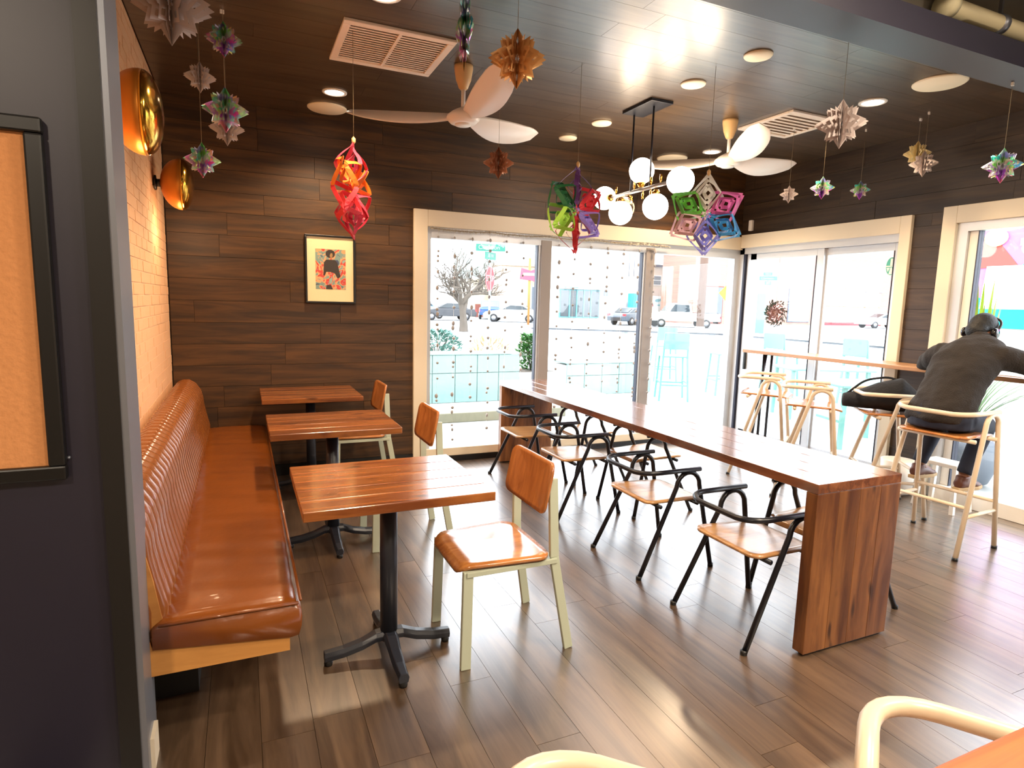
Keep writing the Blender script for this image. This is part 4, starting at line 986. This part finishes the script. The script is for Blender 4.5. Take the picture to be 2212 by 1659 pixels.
MB().prism([(.42, 0), (0, .42), (-.42, 0), (0, -.42)], -.01, .01, 'XZ').build('plate', plain('sign_yellow', '#e6cf1a', .5), t).location = (0, -.05, 2.18)
t = thing('shop_sign', 'red script-like shop sign on a tall thin pole beyond the white car', 'sign', (19.2, 40.3, -.02), facing(19.2, 40.3)); MB().tube([(0, 0, 0), (0, 0, 4.8)], .09, 8).build('post', plain('rust_pole', '#9c6a34', .7), t)
MB().prism([(-.7, 3.3), (.2, 3.2), (.75, 2.9), (.95, 3.4), (.8, 4.2), (.1, 3.9), (-.6, 4.1)], -.12, 0, 'XZ').build('board', plain('sign_rose', '#c23a50', .5), t)
MB().box(-.45, .6, -.14, -.12, 3.55, 3.75).build('white_band', M['swhite'], t)
# cars
def car(lab, col, loc, rz, kind='sedan', name='car'):
    t = thing(name, lab, 'car', loc, rz); cm = plain('paint_'+col[1:], col, .3, coat=.4) if 'paint_'+col[1:] not in bpy.data.materials else bpy.data.materials['paint_'+col[1:]]
    if kind == 'sedan':
        low = [(-2.35, .35), (-2.38, .75), (-2.2, .98), (-1.3, 1.0), (1.0, .98), (2.1, .82), (2.32, .62), (2.3, .35)]; cab = [(-1.75, .97), (-1.0, 1.40), (.15, 1.44), (1.05, .98)]; Wd = .9
        win = [(-1.45, 1.02), (-.9, 1.33), (.1, 1.37), (.8, 1.02)]
    elif kind == 'suv':
        low = [(-2.3, .4), (-2.35, 1.0), (-2.2, 1.1), (1.1, 1.05), (2.1, .95), (2.3, .7), (2.28, .4)]; cab = [(-2.2, 1.08), (-1.95, 1.7), (.4, 1.72), (1.15, 1.05)]; Wd = .95; win = [(-1.95, 1.12), (-1.8, 1.6), (.3, 1.62), (.85, 1.12)]
    else:
        low = [(-2.9, .5), (-2.92, 1.12), (-.75, 1.12), (1.3, 1.15), (2.5, 1.05), (2.75, .85), (2.72, .5)]; cab = [(-.75, 1.12), (-.6, 1.85), (.75, 1.87), (1.35, 1.14)]; Wd = 1.0; win = [(-.55, 1.2), (-.45, 1.75), (.65, 1.77), (1.05, 1.2)]
    MB().prism(low, -Wd, Wd, 'XZ').build('body', cm, t, .06, 2)
    c = MB().prism(cab, -Wd*.86, Wd*.86, 'XZ'); c.build('cabin', cm, t, .05, 2)
    for s in (-1, 1):
        MB().prism(win, s*Wd*.865-.006, s*Wd*.865+.006, 'XZ').build('side_window', M['dk'], t)
        for x in (low[0][0]*.62, low[-1][0]*.62):
            w = MB().lathe([(.001, -.1), (.2, -.11), (.33, -.1), (.33, .1), (.2, .11), (.001, .1)], (x, s*(Wd-.08), .33), 20, 'Y').build('wheel', M['tire'], t); MB().lathe([(.001, 0), (.19, 0), (.19, .02*s), (.001, .03*s)], (x, s*(Wd+.035), .33), 16, 'Y').build('rim', M['chrome'], w)
        MB().box(low[0][0]-.03, low[0][0]+.1, s*Wd-.25*(s > 0), s*Wd+.25*(s < 0), .75, .92).build('tail_light', M['tail'], t)
    a, b = cab[0], cab[1]; MB().add([(a[0]+(b[0]-a[0])*k-.02*1, y*Wd*.72, a[1]+(b[1]-a[1])*k+.02) for k in (.12, .88) for y in (-1, 1)], [(0, 1, 3, 2)]).build('rear_window', M['dk'], t)
    a, b = cab[3], cab[2]; MB().add([(a[0]+(b[0]-a[0])*k+.02, y*Wd*.72, a[1]+(b[1]-a[1])*k+.02) for k in (.12, .88) for y in (-1, 1)], [(0, 1, 3, 2)]).build('windscreen', M['dk'], t)
    if kind == 'pickup': MB().box(-2.8, -.85, -.85, .85, 1.10, 1.16).build('load_bed', M['tire'], t)
    MB().box(low[0][0]-.02, low[0][0]+.02, -.5, .5, .35, .62).build('bumper', M['tire'], t)
    return t
car('white sedan parked across the street, seen through the left window pane', '#d8dcdc', (20.4, 45.9, -.01), math.radians(150))
car('white pickup truck parked outside beyond the right window pane', '#dfe2e2', (31.4, 38.4, -.01), math.radians(158), 'pickup', 'pickup_truck')
car('dark grey hatchback behind the white pickup truck, middle pane', '#3a434c', (29.6, 42.0, -.01), math.radians(20))
car('pale blue sports utility vehicle parked behind the bare tree', '#7f9db5', (14.6, 53.0, -.01), math.radians(10), 'suv')
car('dark blue van beside the stop-sign post, left pane', '#2c4a80', (21.4, 53.5, -.01), math.radians(70), 'suv')
car('black car parked left of the white sedan', '#2a2d33', (15.6, 48.6, -.01), math.radians(175))
car('white compact car in front of the red-trimmed garage, seen through the right door leaf', '#dcdde0', (57.5, 40.0, -.01), math.radians(165))
# buildings
M['bwhite'] = plain('white_stucco', '#b0aca4', .9, var=.04, scale=.5); M['bcream'] = plain('cream_stucco', '#aa9f88', .9, var=.05, scale=.5); M['borange'] = plain('orange_brick_wall', '#a8927f', .9, var=.1, scale=2); M['bbrown'] = plain('red_brown_base', '#70423a', .9)
M['bpink'] = brickmat('pink_brick', ('#93655a', '#a07465'), '#a58a80', 2.2); M['bgrey'] = plain('faded_roof', '#5f6670', .8)
def bld(name, lab, loc, w, d, h, mat):
    t = thing(name, lab, 'building', loc); MB().box(-w/2, w/2, 0, d, 0, h).build('wall', mat, t); MB().box(-w/2-.1, w/2+.1, -.12, d, h, h+.25).build('parapet', mat, t); return t
def opening(t, x0, x1, z0, z1, nm, mat, frame=None, pane=True):
    f = MB().box(x0, x1, -.12, .0, z0, z1).build(nm, frame or M['owhite'], t); MB().box(x0+.1, x1-.1, -.15, -.12, z0+.1, z1-.1).build('pane' if pane else 'door_panel', mat, f); return f
t = bld('corner_building', 'tall white corner building with teal-framed shopfront in the middle pane', (32.3, 52, -.02), 10.6, 3, 12, M['bwhite'])
for x0, x1, z0, z1 in ((-2.9, -1.8, 4.6, 6.1), (-.8, .2, 4.6, 6.1)): opening(t, x0, x1, z0, z1, 'window', plain('sky_pane', '#8fb8c4', .3) if 'sky_pane' not in bpy.data.materials else bpy.data.materials['sky_pane'])
f = opening(t, -4.3, .2, .3, 3.0, 'shopfront', M['dk'], M['tealglass'])
for x in (-3.3, -2.5, -1.7, -.9): MB().box(x, x+.12, -.2, -.15, .3, 3.0).build('mullion', M['tealglass'], f)
MB().box(-4.5, .5, -.6, 0, 3.05, 3.35).build('canopy', M['owhite'], t); MB().box(-4.1, -1.8, -.62, -.6, 3.12, 3.22).build('canopy_stripe', M['tealglass'], t)
opening(t, .5, 1.2, 2.35, 3.1, 'window', M['dk'])
for x in (3.5, 4.1): MB().tube([(x, -.1, 4.5), (x, -.1, 7)], .03, 5).build('conduit', M['bgrey'], t)
t = bld('small_building', 'low orange-tan building between the white car and the corner building', (25.6, 55.5, -.02), 4.4, 3, 5.2, M['borange']); opening(t, 1.0, 2.0, .1, 3.3, 'door', M['bgrey'], None, False)
t = bld('diner_building', 'low cream building with red-brown base and red awning behind the white sedan', (26.2, 59.5, -.02), 8.4, 4, 3.7, M['bcream'])
MB().box(-4, 4, -.05, 0, 0, 1.35).build('base_band', M['bbrown'], t); opening(t, -1.0, -.1, 1.5, 2.5, 'window', M['dk']); opening(t, .7, 1.7, 1.5, 2.5, 'window', M['dk']); MB().prism([(-.9, 2.75), (0, 3.15), (0, 2.7)], -2.4, .4, 'YZ').build('awning', plain('red_awning', '#b03a44', .7), t)
t = bld('yellow_building', 'pale yellow house with a sash window and tan lower part beyond the pickup truck', (44.2, 56, -.02), 8.6, 5, 5.9, M['bcream'])
MB().box(-4.4, 4.4, -.4, 0, 5.9, 6.15).build('eave', M['bgrey'], t); f = opening(t, -2.6, -1.3, 3.9, 5.0, 'window', M['dk']); MB().box(-2.5, -1.4, -.17, -.15, 4.42, 4.48).build('sash_bar', M['owhite'], f)
MB().box(-3.9, 4.2, -.3, 0, 2.0, 3.6).build('lean_to', M['borange'], t); opening(t, 1.4, 1.9, 3.5, 4.3, 'window', M['dk'])
mu = thing('mural_fence', 'low fence wall painted with teal and red shapes behind the pickup truck', 'wall', (44.0, 54.5, -.02))
MB().box(-4.0, 4.2, 0, .2, 0, 2.7).build('fence_wall', M['owhite'], mu); rg = random.Random(9)
for i in range(26):
    x, z = rg.uniform(-3.8, 3.8), rg.uniform(1.5, 2.5); r = rg.uniform(.15, .45)
    MB().prism([(x+r*math.cos(a*PI/4)*rg.uniform(.6, 1.6), z+.5*r*math.sin(a*PI/4)) for a in range(8)], -.02, 0, 'XZ').build('painted_shape', M['tealglass'] if i % 3 else M['sred'], mu)
t = bld('brick_building', 'large pink brick building with shutter and shop windows across the road', (55.5, 47, -.02), 31, 5, 13, M['bpink'])
opening(t, -14.4, -11.9, .1, 3.7, 'shutter_door', M['bgrey'], M['bbrown'], False); opening(t, -8.6, -6.2, .1, 3.7, 'window', M['bgrey'], M['tealglass']); opening(t, -3.0, .2, .3, 3.8, 'window', plain('milky_pane', '#8aa3a6', .3), M['bgrey'])
MB().box(2.6, 11.4, -.08, 0, 2.1, 3.7).build('fascia', plain('peach_fascia', '#d09878', .8), t); MB().box(1.6, 11.8, -.1, 0, 0, .3).build('red_plinth', M['sred'], t)
for i in range(5): opening(t, 2.6+i*1.75, 4.2+i*1.75, .35, 2.0, 'shop_window', bpy.data.materials['milky_pane'])
MB().box(2.4, 11.6, -.12, 0, 3.72, 3.8).build('lintel', M['bgrey'], t)
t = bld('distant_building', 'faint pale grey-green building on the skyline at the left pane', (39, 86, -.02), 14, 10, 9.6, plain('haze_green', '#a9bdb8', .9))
t = thing('storage_bin', 'bright blue container beside the corner building', 'container', (36.0, 50.6, -.02)); MB().box(-.75, .75, -.5, .5, 0, 2.8).build('bin', plain('bright_blue', '#2a86c8', .5), t, .05)
t = thing('machine_box', 'white and teal cabinet left of the wreath, across the road', 'cabinet', (30.9, 30.4, -.02), facing(30.9, 30.4)); MB().box(-1.3, .2, -.4, .4, 0, 2.6).build('white_side', M['owhite'], t, .03); MB().box(.2, .8, -.4, .4, 0, 2.6).build('teal_side', M['tealglass'], t, .03)
# mural wall at right
t = thing('mural_wall', 'pink, coral and teal painted mural wall with white shapes outside the far right window', 'wall', (13, 4.6, -.02))
MB().box(0, .3, -3.2, 2.95, 0, 5).build('wall', M['bwhite'], t)
def mp(nm, pts, col, k):
    mname = 'mural_'+nm+str(k); mt = plain(mname, col, .8); MB().prism(pts, -.01*(k+1), -.01*k, 'YZ').build(nm, mt, t)
mp('pink_field', [(2.75, 1.9), (2.7, 4.2), (-3.1, 4.2), (-3.1, 1.9)], '#ac66aa', 0); mp('coral_shape', [(2.74, 2.45), (2.7, 3.1), (2.35, 3.0), (1.95, 2.5)], '#b8463e', 1)
mp('coral_shape', [(.9, 3.2), (.5, 4.1), (-.9, 3.8), (-.3, 2.8)], '#b8463e', 1)
mp('teal_field', [(2.74, 1.35), (2.74, 2.0), (2.5, 1.9), (-3.1, 2.0), (-3.1, 1.3)], '#0c8a86', 2); mp('teal_shape', [(1.9, 2.5), (1.5, 2.72), (.2, 2.7), (.2, 2.4)], '#0c8a86', 1)
mp('white_panel', [(2.5, 1.7), (2.45, 2.5), (-.6, 2.5), (-.6, 1.7)], '#e8e8e6', 3); mp('white_shape', [(1.95, 2.98), (1.2, 3.05), (1.2, 2.9), (1.95, 2.85)], '#e8e8e6', 3)
mp('round_spot', [(2.35+.2*math.cos(a*PI/8), 3.02+.16*math.sin(a*PI/8)) for a in range(16)], '#e6cf70', 4); mp('round_spot', [(1.2+.3*math.cos(a*PI/8), 2.75+.2*math.sin(a*PI/8)) for a in range(16)], '#eceae6', 4)
mp('white_strip', [(2.95, 1.2), (2.95, 4.5), (2.76, 4.5), (2.76, 1.2)], '#dfe2e4', 1)
# bare tree
t = thing('bare_tree', 'bare leafless street tree filling the left window pane', 'tree', (10.7, 30.4, -.02)); rg = random.Random(12); tw = MB()
def branch(p, d, l, r, k):
    n = 3; pts = [p]; q = p
    for i in range(n): d = (d+Vector((rg.uniform(-.2, .2), rg.uniform(-.2, .2), rg.uniform(-.05, .15)))).normalized(); q = q+d*l/n; pts.append(q)
    tw.tube(pts, [r, r*.85, r*.7, r*.55], 5 if k > 2 else 3, caps=False)
    if k == 0: return
    for j in range(4 if k > 2 else 3):
        a = rg.uniform(0, 2*PI); sp = rg.uniform(.45, .95); o = d.orthogonal().normalized(); o2 = d.cross(o); nd = (d*math.cos(sp)+(o*math.cos(a)+o2*math.sin(a))*math.sin(sp)); nd.z = max(nd.z, -.1)
        branch(pts[-1] if j < 2 else pts[-2], nd.normalized(), l*rg.uniform(.62, .85), r*.58, k-1)
branch(Vector((0, 0, 0)), Vector((.02, 0, 1)), 1.5, .26, 5)
tw.build('branches', M['bark'], t)
# spiky plant in a pot outside the far right window
t = thing('outdoor_pot', 'round grey pot on the patio outside the far right window', 'pot', (6.2, 3.36, -.02)); MB().lathe([(.13, 0), (.2, .04), (.25, .18), (.24, .36), (.2, .44), (.17, .44), (.17, .38), (.001, .38)], n=28).build('pot', plain('grey_pot', '#626a74', .5), t)
t = thing('spiky_plant', 'tall spiky grass-like plant with lime blades outside the far right window behind the person', 'plant', (6.2, 3.36, .36)); rg = random.Random(6)
lm, gm = plain('lime_blade', '#8aa61c', .5), plain('green_blade', '#4c6a3a', .5)
for i in range(34):
    up = i < 14; a = rg.uniform(0, 2*PI) if up else rg.uniform(-2.0, .6); l = rg.uniform(1.25, 1.6) if up else rg.uniform(1.1, 1.5); sp = rg.uniform(.03, .12) if up else rg.uniform(.5, 1.1); w = .028 if up else .008; mb = MB(); v = []; n = 9
    s_ = Vector((-math.sin(a), math.cos(a), 0))
    for k in range(n+1):
        u = k/n; c = Vector((math.cos(a), math.sin(a), 0))*(l*sp*u*(1 if up else u**.6))+Vector((0, 0, l*(u-(0 if up else .45*u*u)))); ww = w*(1-u)**.5+.001; v += [c+s_*ww, c-s_*ww, c+Vector((0, 0, .002))]
    mb.add(v, [(k*3+j, k*3+(j+1) % 3, k*3+3+(j+1) % 3, k*3+3+j) for k in range(n) for j in range(3)]).build('blade', lm if up else gm, t)
